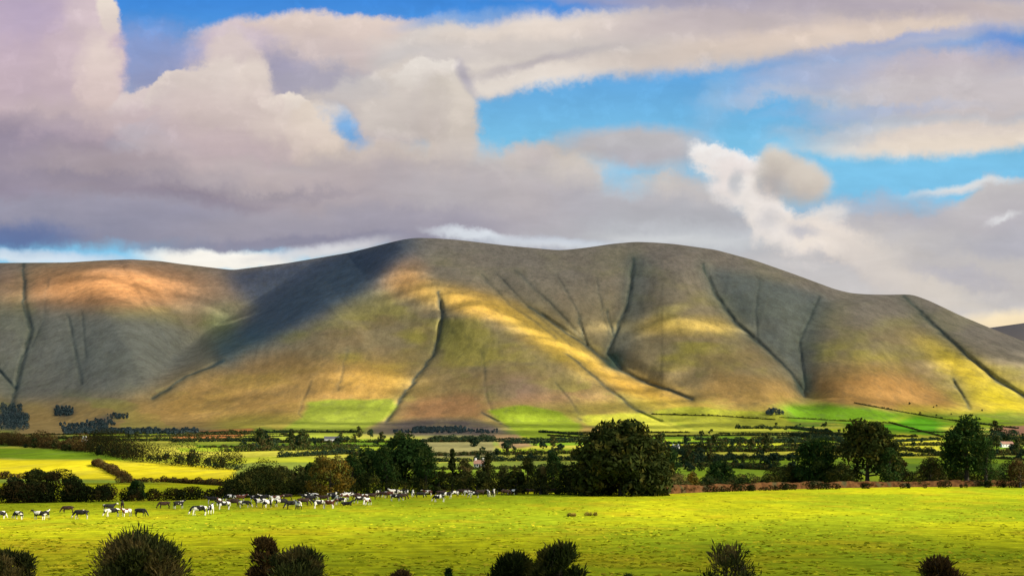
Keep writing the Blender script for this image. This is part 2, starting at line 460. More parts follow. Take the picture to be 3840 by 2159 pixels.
def build_terrain():
    nx = len(GXS)
    # near rows (flat pasture) then rows to the skyline
    near_rows = np.concatenate([np.linspace(60000, 4000, 6), np.array([3000, 2400, 2000, 1750, 1600]), np.linspace(1500, 1216, 72)])
    X = np.repeat(GXS[None, :], NR, 0)
    sk = skyline(GXS); 
    k = np.ones(9) / 9; pad = np.pad(sk, 4, mode='edge'); sk = np.convolve(pad, k, 'valid')
    t = np.linspace(0, 1, NR)[:, None]
    t = t ** 1.15
    Yf = 1215 + (sk[None, :] - 1215) * t
    D = np.interp(Yf.ravel(), DT[:, 0], DT[:, 1]).reshape(Yf.shape)
    up = sstep(1085, 960, Yf)
    # sag of the lower slope profile, rounding of the top
    rel = np.clip((1085 - Yf) / (1085 - sk[None, :]), 0, 1)
    D += 420 * rel ** 7
    D += up * (fbm(X / 330, Yf / 260, 2, 3) - 0.5) * 420
    def feat(pts, amp, w, power=2, fade=True):
        d, s, p = poly_dist(X, Yf, pts)
        g = np.exp(-(d / w) ** power)
        if fade: g = g * np.minimum(1, np.minimum(p / 0.12 + 0.25, 1))
        return amp * g
    # the big valley between the left hill and the central peak
    L1 = [(1035,600),(1003,640),(930,712),(800,782),(640,868),(560,903),(470,950),(385,1000)]
    d, s, p = poly_dist(X, Yf, L1)
    # travel is down-left: up-left side (the valley) has which sign?
    side = -s if (-1) * 0 == 0 and _side_test(L1) < 0 else s
    endf = sstep(1.0, 0.75, p)
    wv = 150 - 95 * p
    val = np.where(side > 0, sstep(0, 1, side / wv) * np.exp(-np.maximum(side - wv, 0) / 330.0), 0)
    D += 760 * val * endf * sstep(1010, 930, Yf) + 260 * val * endf * sstep(1060, 960, Yf)
    D += feat(L1, -110, 40) * endf
    # spurs
    D += feat([(1040,590),(1010,660),(1090,735),(1230,790),(1380,860),(1560,945),(1760,1020)], -190, 75)
    D += feat([(1160,760),(1200,880),(1240,980)], -150, 110)
    D += feat([(900,800),(760,920),(700,1000)], -150, 120)
    D += feat([(1680,620),(1700,720),(1790,840),(1930,960)], -200, 120)
    D += feat([(2150,745),(2170,850),(2230,960)], -240, 110)
    D += feat([(2330,760),(2480,880),(2600,960)], -120, 70)
    D += feat([(300,640),(330,760),(300,900)], -220, 190)
    # valleys
    D += feat([(1595,640),(1582,760),(1545,845),(1530,890),(1570,930),(1690,985)], 150, 80)
    D += feat([(1200,690),(1330,790),(1460,862),(1520,905),(1620,960)], 150, 40)
    D += feat([(1768,665),(1800,742),(1850,812),(1920,872),(1990,940),(2026,995)], 170, 60)
    D += feat([(2060,745),(2010,860),(2026,985)], 110, 60)
    # narrow gullies
    for pts, a, w in GULLIES: D += feat(pts, a * .30, w * .46, 2) + feat(pts, a * .18, w * 2.4, 2)
    D += up * ((fbm(X / 90, Yf / 80, 2, 9) - 0.5) * 24 + (fbm((X + .25 * Yf) / 15, Yf / 230, 2, 10) - .5) * 8 + (fbm(X / 26, Yf / 22, 2, 14) - .5) * 9)
    D += sstep(1215, 1180, Yf) * sstep(1090, 1130, Yf) * (fbm(X / 200, Yf / 14, 3, 5) - .5) * 60
    # keep depth increasing with height
    inc = np.maximum(np.diff(D, axis=0), 0.6)
    D = np.concatenate([D[:1], D[:1] + np.cumsum(inc, 0)], 0)
    Yn = np.repeat(near_rows[:, None], nx, 1); Xn = np.repeat(GXS[None, :], len(near_rows), 0)
    Dn = CAMH / ((Yn - HORIZ) * K)
    # gentle swell of the pasture
    Yall = np.concatenate([Yn, Yf]); Xall = np.concatenate([Xn, X]); Dall = np.concatenate([Dn, D])
    PX = (Xall - 1288) * K * Dall; PY = Dall; PZ = CAMH + (HORIZ - Yall) * K * Dall
    # behind the ridge the ground falls away
    bx, by, bz = [PX], [PY], [PZ]
    for dd, dz in ((120, 15), (400, 90), (1200, 420), (2500, 900)):
        f = (Dall[-1] + dd) / Dall[-1]
        bx.append((PX[-1] * f)[None]); by.append((PY[-1] + dd)[None]); bz.append(np.maximum(PZ[-1] - dz, -30)[None])
    return Xall, Yall, Dall, np.concatenate(bx), np.concatenate(by), np.concatenate(bz)
def _side_test(pts):
    d, s, p = poly_dist(np.array([640.0]), np.array([760.0]), pts)
    return s[0]
GULLIES = [
 ([(1103,735),(1112,800),(1095,880),(1068,922),(1010,1000),(970,1062)], 130, 15),
 ([(60,660),(60,760),(78,830),(52,920),(36,990),(18,1070)], 120, 14),
 ([(-30,915),(0,935),(36,975)], 80, 9),
 ([(170,790),(190,890),(205,965)], 40, 9),
 ([(1595,650),(1580,760),(1545,845),(1530,890),(1565,925)], 110, 13),
 ([(1455,800),(1478,868)], 60, 6), ([(1528,780),(1540,842)], 60, 6),
 ([(1330,770),(1460,858),(1520,905),(1600,952),(1740,1005)], 110, 13),
 ([(1768,665),(1800,742),(1850,812),(1920,872),(1990,940),(2026,995)], 120, 13),
 ([(2275,745),(2350,820),(2440,900),(2500,950),(2590,1005)], 120, 13),
 ([(2395,955),(2440,1025)], 60, 9),
 ([(1425,890),(1520,968),(1605,1035),(1720,1085)], 70, 8),
 ([(1210,690),(1290,770),(1400,850)], 40, 8), ([(1300,680),(1420,800),(1470,855)], 40, 7),
 ([(1400,690),(1440,760),(1460,800)], 30, 6),
 ([(875,880),(850,980)], 30, 8), ([(1250,690),(1345,790),(1440,868)], 30, 6), ([(1500,700),(1515,780),(1530,840)], 26, 6), ([(1910,700),(1900,780),(1905,850)], 24, 7), ([(2062,745),(2010,860),(2026,980)], 50, 9), ([(1212,880),(1222,990),(1235,1030)], 24, 6), ([(1395,960),(1460,1040)], 30, 6), ([(120,700),(110,800),(80,870)], 24, 7), ([(205,780),(215,900)], 22, 7), ([(780,960),(750,1040),(766,1056)], 24, 5), ([(1210,1038),(1300,1084),(1352,1116),(1400,1124)], 60, 5), ([(1605,1035),(1720,1086),(1850,1122),(1930,1134)], 60, 5), ([(1455,1052),(1540,1090),(1600,1098)], 50, 4), ([(1640,1040),(1800,1040),(1960,1054)], 40, 4),
 ([(560,905),(470,948),(385,1000)], 120, 12),
]
TX, TY, TD, PXg, PYg, PZg = build_terrain()
NRT, NXT = PXg.shape
NVIS = TD.shape[0]

def ground_at(X, Y):
    """world point of the terrain seen at a survey position"""
    j = np.clip((X - GXS[0]) / GSTEP, 0, NXT - 1.001); j0 = int(j); fj = j - j0
    z = 0
    ds = []
    for jj in (j0, j0 + 1):
        ds.append(np.interp(-Y, -TY[:, jj], TD[:, jj]))
    D = ds[0] * (1 - fj) + ds[1] * fj
    return Vector(((X - 1288) * K * D, D, CAMH + (HORIZ - Y) * K * D))

# ---- ground colours (what grows there, with sun patches and shade put in)
FW, FD, CA, SA = 230.0, 135.0, math.cos(.3), math.sin(.3)      # size and lie of the valley fields
def blur(m, k=2):
    for ax in (0, 1):
        m = sum(np.roll(m, i, ax) for i in range(-k, k + 1)) / (2 * k + 1)
    return m
def ground_colour():
    X = TX; Y = TY
    wx = PXg[:NVIS]; wy = PYg[:NVIS]
    X = X + (fbm(wx / 90, wy / 90, 3, 41) - .5) * 14 * (Y < 1200); Y = Y + (fbm(wx / 70, wy / 70, 3, 43) - .5) * 8 * (Y < 1200)
    c = np.zeros(X.shape + (3,))
    def mixin(m, colr):
        m = np.clip(m, 0, 1)[..., None]
        c[:] = c * (1 - m) + np.array(colr) * m
    c[:] = (0.205, 0.165, 0.085)                                   # hill grass
    n = fbm(X / 160, TY / 60, 4, 21)
    mixin(sstep(.42, .7, n), (0.24, 0.205, 0.05))
    mixin(sstep(.50, .75, fbm(X / 120, TY / 50, 4, 25)) * .7, (0.20, 0.145, 0.07))
    sk = np.interp(TX[0], SKYLINE[:, 0], SKYLINE[:, 1])[None, :]
    rel = np.clip((1085 - TY) / (1085 - sk), -1, 1)
    mixin(sstep(.5, .95, rel) * .75, (0.140, 0.130, 0.118))        # heather tops
    mixin(sstep(.45, .1, rel) * .7, (0.26, 0.17, 0.05))          # bracken
    mixin(sstep(.4, .15, rel) * sstep(.52, .62, fbm(X / 90, TY / 30, 4, 29)) * .7, (0.24, 0.22, 0.05))
    def blob(x, y, rx, ry, colr, a=1.0, ang=0):
        ca, sa = math.cos(math.radians(ang)), math.sin(math.radians(ang))
        u = ((X - x) * ca + (Y - y) * sa) / rx; v = (-(X - x) * sa + (Y - y) * ca) / ry
        mixin(np.exp(-(u * u + v * v) ** 1.5) * a, colr)
    blob(270, 720, 260, 60, (0.40, 0.19, 0.07), .9)  # sun patch on the left hilltop, put into the slope colour
    blob(1180, 760, 200, 34, (0.42, 0.26, 0.05), .9, 14)  # sunlit band of the central spur, brightened in the colour
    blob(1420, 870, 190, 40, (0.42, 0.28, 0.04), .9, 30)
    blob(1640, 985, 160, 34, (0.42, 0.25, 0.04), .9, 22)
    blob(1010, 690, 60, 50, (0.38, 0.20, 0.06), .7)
    blob(930, 960, 130, 50, (0.42, 0.26, 0.05), .8)  # sunlit lower slope, its light in the colour
    blob(1720, 820, 190, 24, (0.36, 0.26, 0.06), .8)  # lit strip across the slope, sunlight added to the colour
    blob(2440, 930, 150, 36, (0.44, 0.33, 0.03), .9, 30)  # lit moor on the right, sunshine put into its colour
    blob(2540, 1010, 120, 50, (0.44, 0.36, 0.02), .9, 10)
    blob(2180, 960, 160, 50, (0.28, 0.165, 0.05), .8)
    blob(1300, 980, 80, 34, (0.16, 0.11, 0.09), .7)
    blob(1140, 1030, 160, 26, (0.28, 0.16, 0.07), .8)
    blob(560, 830, 60, 60, (0.10, 0.13, 0.06), .7)
    blob(300, 880, 200, 90, (0.12, 0.13, 0.09), .6)
    blob(1400, 1015, 160, 22, (0.28, 0.16, 0.09), .8)
    blob(600, 1030, 260, 40, (0.28, 0.19, 0.06), .7)
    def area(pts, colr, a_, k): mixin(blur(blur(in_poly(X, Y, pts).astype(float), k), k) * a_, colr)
    area([(560,672),(600,680),(720,662),(880,635),(1040,598),(1012,640),(935,712),(800,785),(640,860),(590,850),(640,780),(590,730)], (0.050, 0.066, 0.10), .9, 7)  # shadowed flank of the peak, shade and blue haze painted in
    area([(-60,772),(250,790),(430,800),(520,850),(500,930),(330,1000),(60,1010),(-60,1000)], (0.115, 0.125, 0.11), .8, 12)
    area([(1775,670),(1900,690),(2090,750),(2062,860),(2030,985),(1925,876),(1852,816),(1800,746)], (0.085, 0.105, 0.10), .8, 7)  # shaded side of the gully, darkened in the slope colour
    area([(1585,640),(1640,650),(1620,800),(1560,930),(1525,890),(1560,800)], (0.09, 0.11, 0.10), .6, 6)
    area([(480,930),(640,890),(860,900),(1010,960),(960,1050),(700,1060),(330,1062),(360,1020)], (0.30, 0.175, 0.05), .6, 12)
    area([(1040,1005),(1180,985),(1240,1030),(1190,1052),(1000,1055)], (0.27, 0.14, 0.06), .7, 6)
    area([(2060,960),(2200,940),(2330,960),(2420,1030),(2300,1040),(2060,1010)], (0.31, 0.165, 0.05), .7, 7)
    area([(1800,930),(1980,960),(2010,1010),(1850,1020),(1760,1000)], (0.29, 0.175, 0.05), .6, 7)
    area([(1440,1010),(1640,1000),(1800,1020),(1980,1030),(1980,1062),(1700,1052),(1450,1048)], (0.33, 0.27, 0.04), .6, 7)
    area([(2250,1020),(2420,1025),(2640,1040),(2640,1075),(2420,1066),(2280,1046)], (0.38, 0.33, 0.03), .7, 6)
    area([(560,1050),(760,1040),(980,1060),(960,1096),(500,1100)], (0.25, 0.24, 0.03), .55, 8)
    area([(1230,1020),(1460,1010),(1480,1060),(1240,1060)], (0.24, 0.22, 0.035), .6, 8)
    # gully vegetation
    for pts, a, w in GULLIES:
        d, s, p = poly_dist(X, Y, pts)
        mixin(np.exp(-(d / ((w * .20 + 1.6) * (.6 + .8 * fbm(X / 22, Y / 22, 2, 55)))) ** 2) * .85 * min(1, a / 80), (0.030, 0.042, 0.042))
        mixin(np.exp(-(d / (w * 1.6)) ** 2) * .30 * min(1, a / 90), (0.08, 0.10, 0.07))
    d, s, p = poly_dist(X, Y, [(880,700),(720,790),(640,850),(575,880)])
    mixin(np.exp(-(np.maximum(d, 0) / 50) ** 2) * .85, (0.035, 0.07, 0.085))  # deep valley below the flank, its shade put into the colour
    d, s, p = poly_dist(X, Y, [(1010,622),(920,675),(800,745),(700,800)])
    mixin(np.exp(-(np.maximum(d, 0) / 62) ** 2) * .7, (0.055, 0.075, 0.10))  # more painted shade along the flank
    blob(1545, 905, 26, 22, (0.04, 0.07, 0.05), .9); blob(2025, 965, 26, 30, (0.05, 0.07, 0.05), .8)
    blob(25, 1050, 34, 36, (0.03, 0.045, 0.05), .95); blob(160, 1035, 26, 16, (0.04, 0.05, 0.05), .9)
    blob(240, 1065, 70, 13, (0.06, 0.06, 0.06), .8, -22); blob(430, 1085, 190, 9, (0.05, 0.06, 0.055), .8)
    # the plain: patchwork of fields on the ground plane
    plain = sstep(-7, 7, Y - 1090 + 34 * (fbm(X / 130, X * 0 + 5, 3, 93) - .42) - 9 * (fbm(X / 24, Y / 10, 2, 94) - .5)) * (TY < 1216)
    plr = sstep(1500, 1750, X) * sstep(1024, 1052, Y - (X < 2000) * (2000 - X) * 0.02 + 26 * (fbm(X / 90, X * 0 + 2, 3, 97) - .5))
    plain = np.maximum(plain, plr * (TY < 1216)) * (X > -3000)
    ux = (wx * CA + wy * SA) / FW; uy = (-wx * SA + wy * CA) / FD
    row = np.floor(uy); uu = ux + hash2(row, row * 0, 7); colm = np.floor(uu)
    h1 = hash2(colm, row, 3)
    pal = np.array([(0.29,0.31,0.02),(0.18,0.26,0.018),(0.37,0.35,0.04),(0.11,0.18,0.02),(0.23,0.29,0.018),(0.16,0.20,0.03),(0.34,0.34,0.05),(0.14,0.24,0.015)])
    pc = pal[np.clip((h1 * len(pal)).astype(int), 0, len(pal) - 1)]
    c[:] = c * (1 - plain[..., None]) + pc * plain[..., None]
    def field(pts, colr, k=2): mixin(blur(in_poly(X, Y, pts).astype(float), k), colr)
    field([(775,1010),(880,1003),(985,1004),(1000,1025),(962,1058),(900,1086),(740,1090),(700,1085),(760,1050)], (0.20,0.24,0.03))
    field([(500,1094),(740,1088),(900,1088),(880,1112),(420,1120)], (0.24,0.28,0.03))
    field([(1225,1034),(1320,1016),(1410,1036),(1465,1072),(1440,1112),(1350,1108),(1290,1080)], (0.19,0.25,0.02))
    field([(1470,1046),(1560,1036),(1640,1042),(1760,1085),(1700,1092),(1600,1085),(1470,1068)], (0.36,0.36,0.04))
    field([(1640,1036),(1730,1020),(1960,1040),(2010,1075),(1900,1100),(1760,1085)], (0.27,0.28,0.03))
    field([(1955,1022),(2060,1014),(2150,1020),(2290,1040),(2240,1062),(2110,1058),(1990,1052)], (0.10,0.20,0.012), 6)
    field([(2110,1060),(2240,1064),(2300,1042),(2375,1058),(2370,1096),(2260,1088),(2120,1072)], (0.06,0.19,0.008), 6)
    field([(2260,1090),(2370,1098),(2360,1150),(2270,1150),(2240,1110)], (0.40,0.38,0.03))
    field([(2500,1075),(2640,1065),(2640,1092),(2500,1098)], (0.30,0.15,0.09))
    field([(448,1088),(560,1080),(640,1078),(620,1096),(560,1106),(430,1106)], (0.42,0.16,0.05))
    field([(915,1088),(960,1064),(1040,1052),(1180,1054),(1240,1066),(1290,1092),(1240,1100),(960,1096)], (0.095,0.078,0.066), 5)
    mixin(blur(in_poly(X, Y, [(900,1092),(960,1060),(1180,1050),(1300,1096)]).astype(float), 4) * sstep(.45, .6, fbm(X / 40, Y / 9, 4, 91)) * .7, (0.15, 0.12, 0.07))
    field([(1240,1094),(1300,1090),(1345,1124),(1260,1130)], (0.24,0.16,0.08))
    field([(1060,1100),(1240,1098),(1250,1150),(1060,1150)], (0.22,0.20,0.08))
    field([(-700,1120),(-200,1122),(0,1124),(150,1128),(290,1134),(345,1158),(200,1156),(0,1152),(-700,1150)], (0.13,0.21,0.012))
    field([(-700,1152),(0,1154),(200,1158),(345,1160),(600,1178),(575,1220),(280,1206),(0,1202),(-700,1200)], (0.43,0.37,0.012))
    field([(-700,1200),(0,1203),(280,1207),(575,1221),(575,1240),(-700,1240)], (0.20,0.26,0.03))
    # the near pasture
    near = sstep(1212, 1217, TY)
    mixin(near, (0.365, 0.37, 0.008))
    pn = fbm(wx / 18, wy / 18, 3, 77)
    mixin(near * sstep(.42, .7, pn) * .65, (0.22, 0.28, 0.010))
    mixin(near * sstep(.46, .62, fbm(wx / 40, wy / 50, 3, 79)) * .65, (0.17, 0.25, 0.010))  # larger greener patches, deepened as soft shade on the field
    mixin(near * sstep(-28, -48, wx) * sstep(136, 100, wy) * .5, (0.36, 0.22, 0.012))
    mixin(near * sstep(.55, .75, fbm(wx / 9, wy / 9, 3, 78)) * .45, (0.40, 0.27, 0.012))
    return c
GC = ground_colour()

def terrain_material():
    m, t = mat_new('ground_cover'); b = NB(t)
    at = b.n('ShaderNodeAttribute', attribute_name='cover')
    g = b.n('ShaderNodeNewGeometry').outputs['Position']
    gv = b.vmul(g, (1.7, 0.45, 1.2))
    big = b.noise(gv, 0.010, 4, 0.6)
    mid = b.noise(gv, 0.035, 3, 0.6)
    fine = b.noise(g, 1.1, 4, 0.65)
    near = b.n('ShaderNodeAttribute', attribute_name='near').outputs['Fac']
    v1 = b.ramp(big, .3, .7, .84, 1.16)
    v2 = b.ramp(mid, .3, .7, .87, 1.13)
    v3 = b.ramp(b.noise(g, .42, 5, .62), .3, .7, .52, 1.5)
    v4 = b.ramp(b.noise(gv, .13, 2, .6), .3, .7, .86, 1.14)
    m0 = b.n('ShaderNodeMath', operation='MULTIPLY'); b.l(v1, m0.inputs[0]); b.l(v4, m0.inputs[1])
    mm = b.n('ShaderNodeMath', operation='MULTIPLY'); b.l(m0.outputs[0], mm.inputs[0]); b.l(v2, mm.inputs[1])
    m2 = b.n('ShaderNodeMath', operation='MULTIPLY'); b.l(mm.outputs[0], m2.inputs[0]); b.l(v3, m2.inputs[1])
    mx = b.n('ShaderNodeMix', data_type='FLOAT'); b.l(near, mx.inputs[0]); b.l(mm.outputs[0], mx.inputs[2]); b.l(m2.outputs[0], mx.inputs[3])
    c = b.scale(at.outputs['Color'], mx.outputs[0])
    hm = b.ramp(b.noise(gv, 0.022, 4, .65), .50, .62, 0, .22)      # heather and rush patches with their own edges
    hn = b.n('ShaderNodeMath', operation='MULTIPLY'); b.l(hm, hn.inputs[0]); hf = b.n('ShaderNodeMath', operation='SUBTRACT'); hf.inputs[0].default_value = 1.0; b.l(near, hf.inputs[1]); b.l(hf.outputs[0], hn.inputs[1])
    c = b.mix(hn.outputs[0], c, (.07, .068, .045))
    tint = b.ramp(b.noise(g, 0.45, 3), .35, .65, 0, 1)
    tn = b.n('ShaderNodeMath', operation='MULTIPLY'); b.l(tint, tn.inputs[0]); b.l(near, tn.inputs[1])
    tn2 = b.n('ShaderNodeMath', operation='MULTIPLY'); b.l(tn.outputs[0], tn2.inputs[0]); tn2.inputs[1].default_value = .45
    c = b.mix(tn2.outputs[0], c, (0.20, 0.235, 0.012))
    ad = b.n('ShaderNodeMath', operation='ADD'); b.l(fine, ad.inputs[0]); b.l(b.noise(g, .25, 3), ad.inputs[1])
    bh = b.n('ShaderNodeMath', operation='MULTIPLY'); b.l(ad.outputs[0], bh.inputs[0]); b.l(near, bh.inputs[1])
    b.out(c, 1.0, bh.outputs[0], 0.5, 0.4, 0.0)
    return m
M_GROUND = terrain_material()
def make_terrain():
    nv = NRT * NXT
    V = np.stack([PXg, PYg, PZg], -1).reshape(nv, 3)
    r = np.arange(NRT - 1)[:, None] * NXT; q = np.arange(NXT - 1)[None, :]
    i0 = (r + q).ravel()
    F = np.stack([i0, i0 + 1, i0 + 1 + NXT, i0 + NXT], 1)
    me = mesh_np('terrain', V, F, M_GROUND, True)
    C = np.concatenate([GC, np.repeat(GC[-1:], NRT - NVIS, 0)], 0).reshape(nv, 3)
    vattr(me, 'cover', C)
    near = np.concatenate([sstep(1210, 1218, TY), np.zeros((NRT - NVIS, NXT))]).ravel()
    vattr(me, 'near', near)
    o = link_mesh('terrain', me)
    tag(o, 'pasture, patchwork valley and bare brown mountain ridge in one sweep', 'terrain', kind='structure')
make_terrain()

# ------------------------------------------------------------------ more distant hill on the right, ground to the horizon
def far_hill():
    xs = np.linspace(2300, 3600, 90); rows = np.linspace(0, 1, 24)
    D0 = 8800.0
    prof = np.interp(xs, [2300,2440,2490,2576,2700,2900,3200,3600], [900,838,824,812,806,800,815,840])
    Vv = []
    for t in rows:
        y = 1120 + (prof - 1120) * t
        D = D0 - 1500 * (1 - t) + 160 * (fbm(xs / 90, np.full(xs.shape, t * 6), 3, 5) - .5)
        Vv.append(np.stack([(xs - 1288) * K * D, D, CAMH + (HORIZ - y) * K * D], -1))
    Vv.append(np.stack([Vv[-1][:, 0] * 1.1, Vv[-1][:, 1] + 900, Vv[-1][:, 2] - 350], -1))
    V = np.concatenate(Vv); nr = len(Vv); nx = len(xs)
    i0 = (np.arange(nr - 1)[:, None] * nx + np.arange(nx - 1)[None, :]).ravel()
    m, t = mat_new('far_heather'); b = NB(t)
    g = b.n('ShaderNodeNewGeometry').outputs['Position']
    b.out(b.mix(b.noise(g, .004, 4), (0.10, 0.10, 0.11), (0.16, 0.13, 0.10)), 1.0)
    o = link_mesh('hills', mesh_np('hills', V, np.stack([i0, i0 + 1, i0 + 1 + nx, i0 + nx], 1), m, True))
    tag(o, 'dark purple hill showing beyond the end of the ridge', 'hill', kind='structure')
far_hill()

# ------------------------------------------------------------------ unseen cloud sheet, added and shaped to shade the land between sun patches
SHADE_CLOUD_H = 2700.0
LIT = [  # survey x, y, radius in metres of the gap, opening
 # hilltop on the left
 (90,740,190,.6),(180,730,210,.75),(260,715,240,.85),(340,695,250,.9),(420,715,200,.7),(330,745,200,.7),(450,765,150,.55),(540,785,80,.6),(610,800,60,.9),(40,740,120,.5),
 # band over the central spur
 (1010,690,110,.8),(1000,720,90,.7),(1060,735,90,1),(1120,755,100,1),(1190,775,100,1),(1260,800,100,1),(1330,835,100,1),(1390,865,100,1),(1450,890,110,1),
 (1520,930,110,1),(1590,965,120,1),(1660,995,120,1),(1730,1020,130,1),(1800,1030,120,.8),(1480,950,110,.7),(1540,1000,130,.8),
 (1450,835,80,.8),(1520,820,80,.7),(1600,815,90,.8),(1690,820,90,.9),(1780,825,90,.9),(1850,830,80,.7),
 # lower slopes
 (560,960,260,.30),(700,950,280,.36),(850,960,260,.45),(640,1030,260,.42),(480,1030,240,.3),(1080,990,240,.3),(1150,1030,230,.42),(1380,960,230,.36),(1300,930,220,.25),(1900,970,240,.42),(1760,960,220,.3),(2120,980,260,.45),(2280,980,260,.5),(2180,900,240,.34),(1230,900,240,.34),(1120,880,180,.28),(1340,1000,240,.42),(1700,900,200,.25),(2060,1000,220,.4),(1900,900,160,.2),(2330,860,160,.3),(960,860,200,.26),(760,880,200,.24),(400,1000,260,.2),
 (870,945,120,.8),(930,965,130,1),(980,960,110,1),(840,1000,130,.9),(930,1010,130,1),(700,960,110,.6),(620,980,110,.7),(760,1010,120,.7),(640,1010,110,.5),(540,1040,110,.6),(860,1050,150,1),(780,1070,150,1),
 (1100,1010,110,.5),(1160,1035,110,.5),(1340,1060,160,1),(1420,1080,160,1),(1300,1080,130,.9),(1560,1050,150,1),(1660,1065,150,1),(1760,1080,170,1),(1880,1080,160,1),
 (2000,1035,140,.9),(2120,1040,140,.9),(2230,1060,140,.9),(2320,1075,150,1),
 (2100,990,110,.6),(2200,985,110,.7),(2290,1000,110,.7),(1900,985,100,.6),(1980,1010,90,.5),(1840,990,80,.5),
 (2360,920,100,.9),(2420,935,110,1),(2490,960,130,1),(2560,930,130,1),(2600,980,180,1),(2540,1020,160,1),(2480,1030,140,.9),(2640,1040,220,1),(2700,1000,220,1),(2620,900,120,.8),
 (1900,1115,260,1),(2100,1115,260,1),(2300,1120,260,1),(2500,1115,260,1),(1700,1110,240,1),(1500,1110,240,1),(1300,1120,160,.7),(1150,1120,140,.5),
 (900,1100,240,1),(700,1100,240,1),(560,1098,220,1),(560,1130,160,1),(440,1140,120,.8),(850,1130,200,1),
]
def shade_cloud_sheet():
    # survey point -> where the sun ray from it meets the cloud base
    def up(p):
        s = (SHADE_CLOUD_H - p[2]) / SUN[2]
        return p[0] + SUN[0] * s, p[1] + SUN[1] * s
    xs = np.linspace(-1500, 11500, 460); ys = np.linspace(-3200, 8600, 420)
    QX, QY = np.meshgrid(xs, ys)
    wob = (fbm(QX / 420, QY / 420, 4, 31) - .5) * 130; wob2 = (fbm(QX / 420, QY / 420, 4, 37) - .5) * 130
    gap = np.zeros(QX.shape)
    for (x, y, r, a) in LIT:
        q = up(ground_at(x, y))
        r *= 1.15
        d2 = ((QX + wob - q[0]) ** 2 + (QY + wob2 - q[1]) ** 2) / (r * r)
        gap = np.maximum(gap, a * np.exp(-d2 ** 1.4 * .9))
    # wide opening over the near pasture, found on the ground it lights
    sg = SHADE_CLOUD_H / SUN[2]
    fx, fy = QX - SUN[0] * sg, QY - SUN[1] * sg
    far = np.interp(fx, [-200, -90, -30, 0, 30, 90, 200], [180, 200, 236, 290, 360, 420, 430]) + 14 * (fbm(fx / 40, fy / 40, 3, 90) - .5)
    g1 = sstep(116, 164, fy - .12 * fx + 10 * (fbm(fx / 60, fy / 25, 3, 95) - .5)) * sstep(far + 16, far - 16, fy) * sstep(-460, -380, fx) * sstep(600, 480, fx)
    gap = np.maximum(gap, g1)
    # and over the yellow field beyond the left hedge
    g2 = np.exp(-(((fx + 220) / 270) ** 2 + ((fy - 740) / 230) ** 2) ** 2)
    gap = np.maximum(gap, g2)
    dens = np.clip(1 - gap, 0, 1)
    dens = sstep(0.0, 0.9, dens) * (0.86 + .14 * fbm(QX / 300, QY / 300, 3, 8))
    thick = 0.77 + 0.23 * sstep(150, 110, fy) * sstep(40, 70, fy + 60) * sstep(-700, -500, fx) * sstep(800, 600, fx)
    dens = dens * thick                                             # heaviest over the near edge of the pasture
    keep = (dens > 0.02) & ((QY < 6500) | (QX > .62 * QY))
    th = 60 + 220 * dens * (0.5 + fbm(QX / 260, QY / 260, 4, 12))
    ny, nx = QX.shape
    top = np.stack([QX + SUN[0] / SUN[2] * th, QY + SUN[1] / SUN[2] * th, SHADE_CLOUD_H + th], -1).reshape(-1, 3); bot = np.stack([QX, QY, SHADE_CLOUD_H - 25 * fbm(QX / 200, QY / 200, 3, 2)], -1).reshape(-1, 3)
    i0 = (np.arange(ny - 1)[:, None] * nx + np.arange(nx - 1)[None, :]).ravel()
    kf = keep.ravel()
    ok = kf[i0] | kf[i0 + 1] | kf[i0 + nx] | kf[i0 + nx + 1]
    i0 = i0[ok]; n = nx * ny
    F = np.concatenate([np.stack([i0, i0 + 1, i0 + 1 + nx, i0 + nx], 1), np.stack([i0 + n, i0 + n + nx, i0 + n + 1 + nx, i0 + n + 1], 1)])
    m, t = mat_new('shade_cloud_vapour'); b = NB(t)
    at = b.n('ShaderNodeAttribute', attribute_name='opacity')
    al = b.ramp(at.outputs['Fac'], 0, 1, 0, CLOUD_A)
    tr = b.n('ShaderNodeBsdfTransparent'); tl = b.n('ShaderNodeBsdfTranslucent'); df = b.n('ShaderNodeBsdfDiffuse')
    tl.inputs['Color'].default_value = (.86, .88, .92, 1); df.inputs['Color'].default_value = (.7, .7, .73, 1)
    mx = b.n('ShaderNodeMixShader'); mx.inputs[0].default_value = .45; b.l(tl.outputs[0], mx.inputs[1]); b.l(df.outputs[0], mx.inputs[2])
    ms = b.n('ShaderNodeMixShader'); b.l(al, ms.inputs[0]); b.l(tr.outputs[0], ms.inputs[1]); b.l(mx.outputs[0], ms.inputs[2])
    o_ = b.n('ShaderNodeOutputMaterial'); b.l(ms.outputs[0], o_.inputs['Surface'])
    me = mesh_np('shade_clouds', np.concatenate([top, bot]), F, m, True)
    vattr(me, 'opacity', np.concatenate([dens.ravel(), dens.ravel()]))
    o = link_mesh('shade_clouds', me)
    tag(o, 'unseen cloud sheet over the valley, gaps shaped to place the sun patches', 'shade_clouds', kind='stuff')
CLOUD_A = 0.62
shade_cloud_sheet()

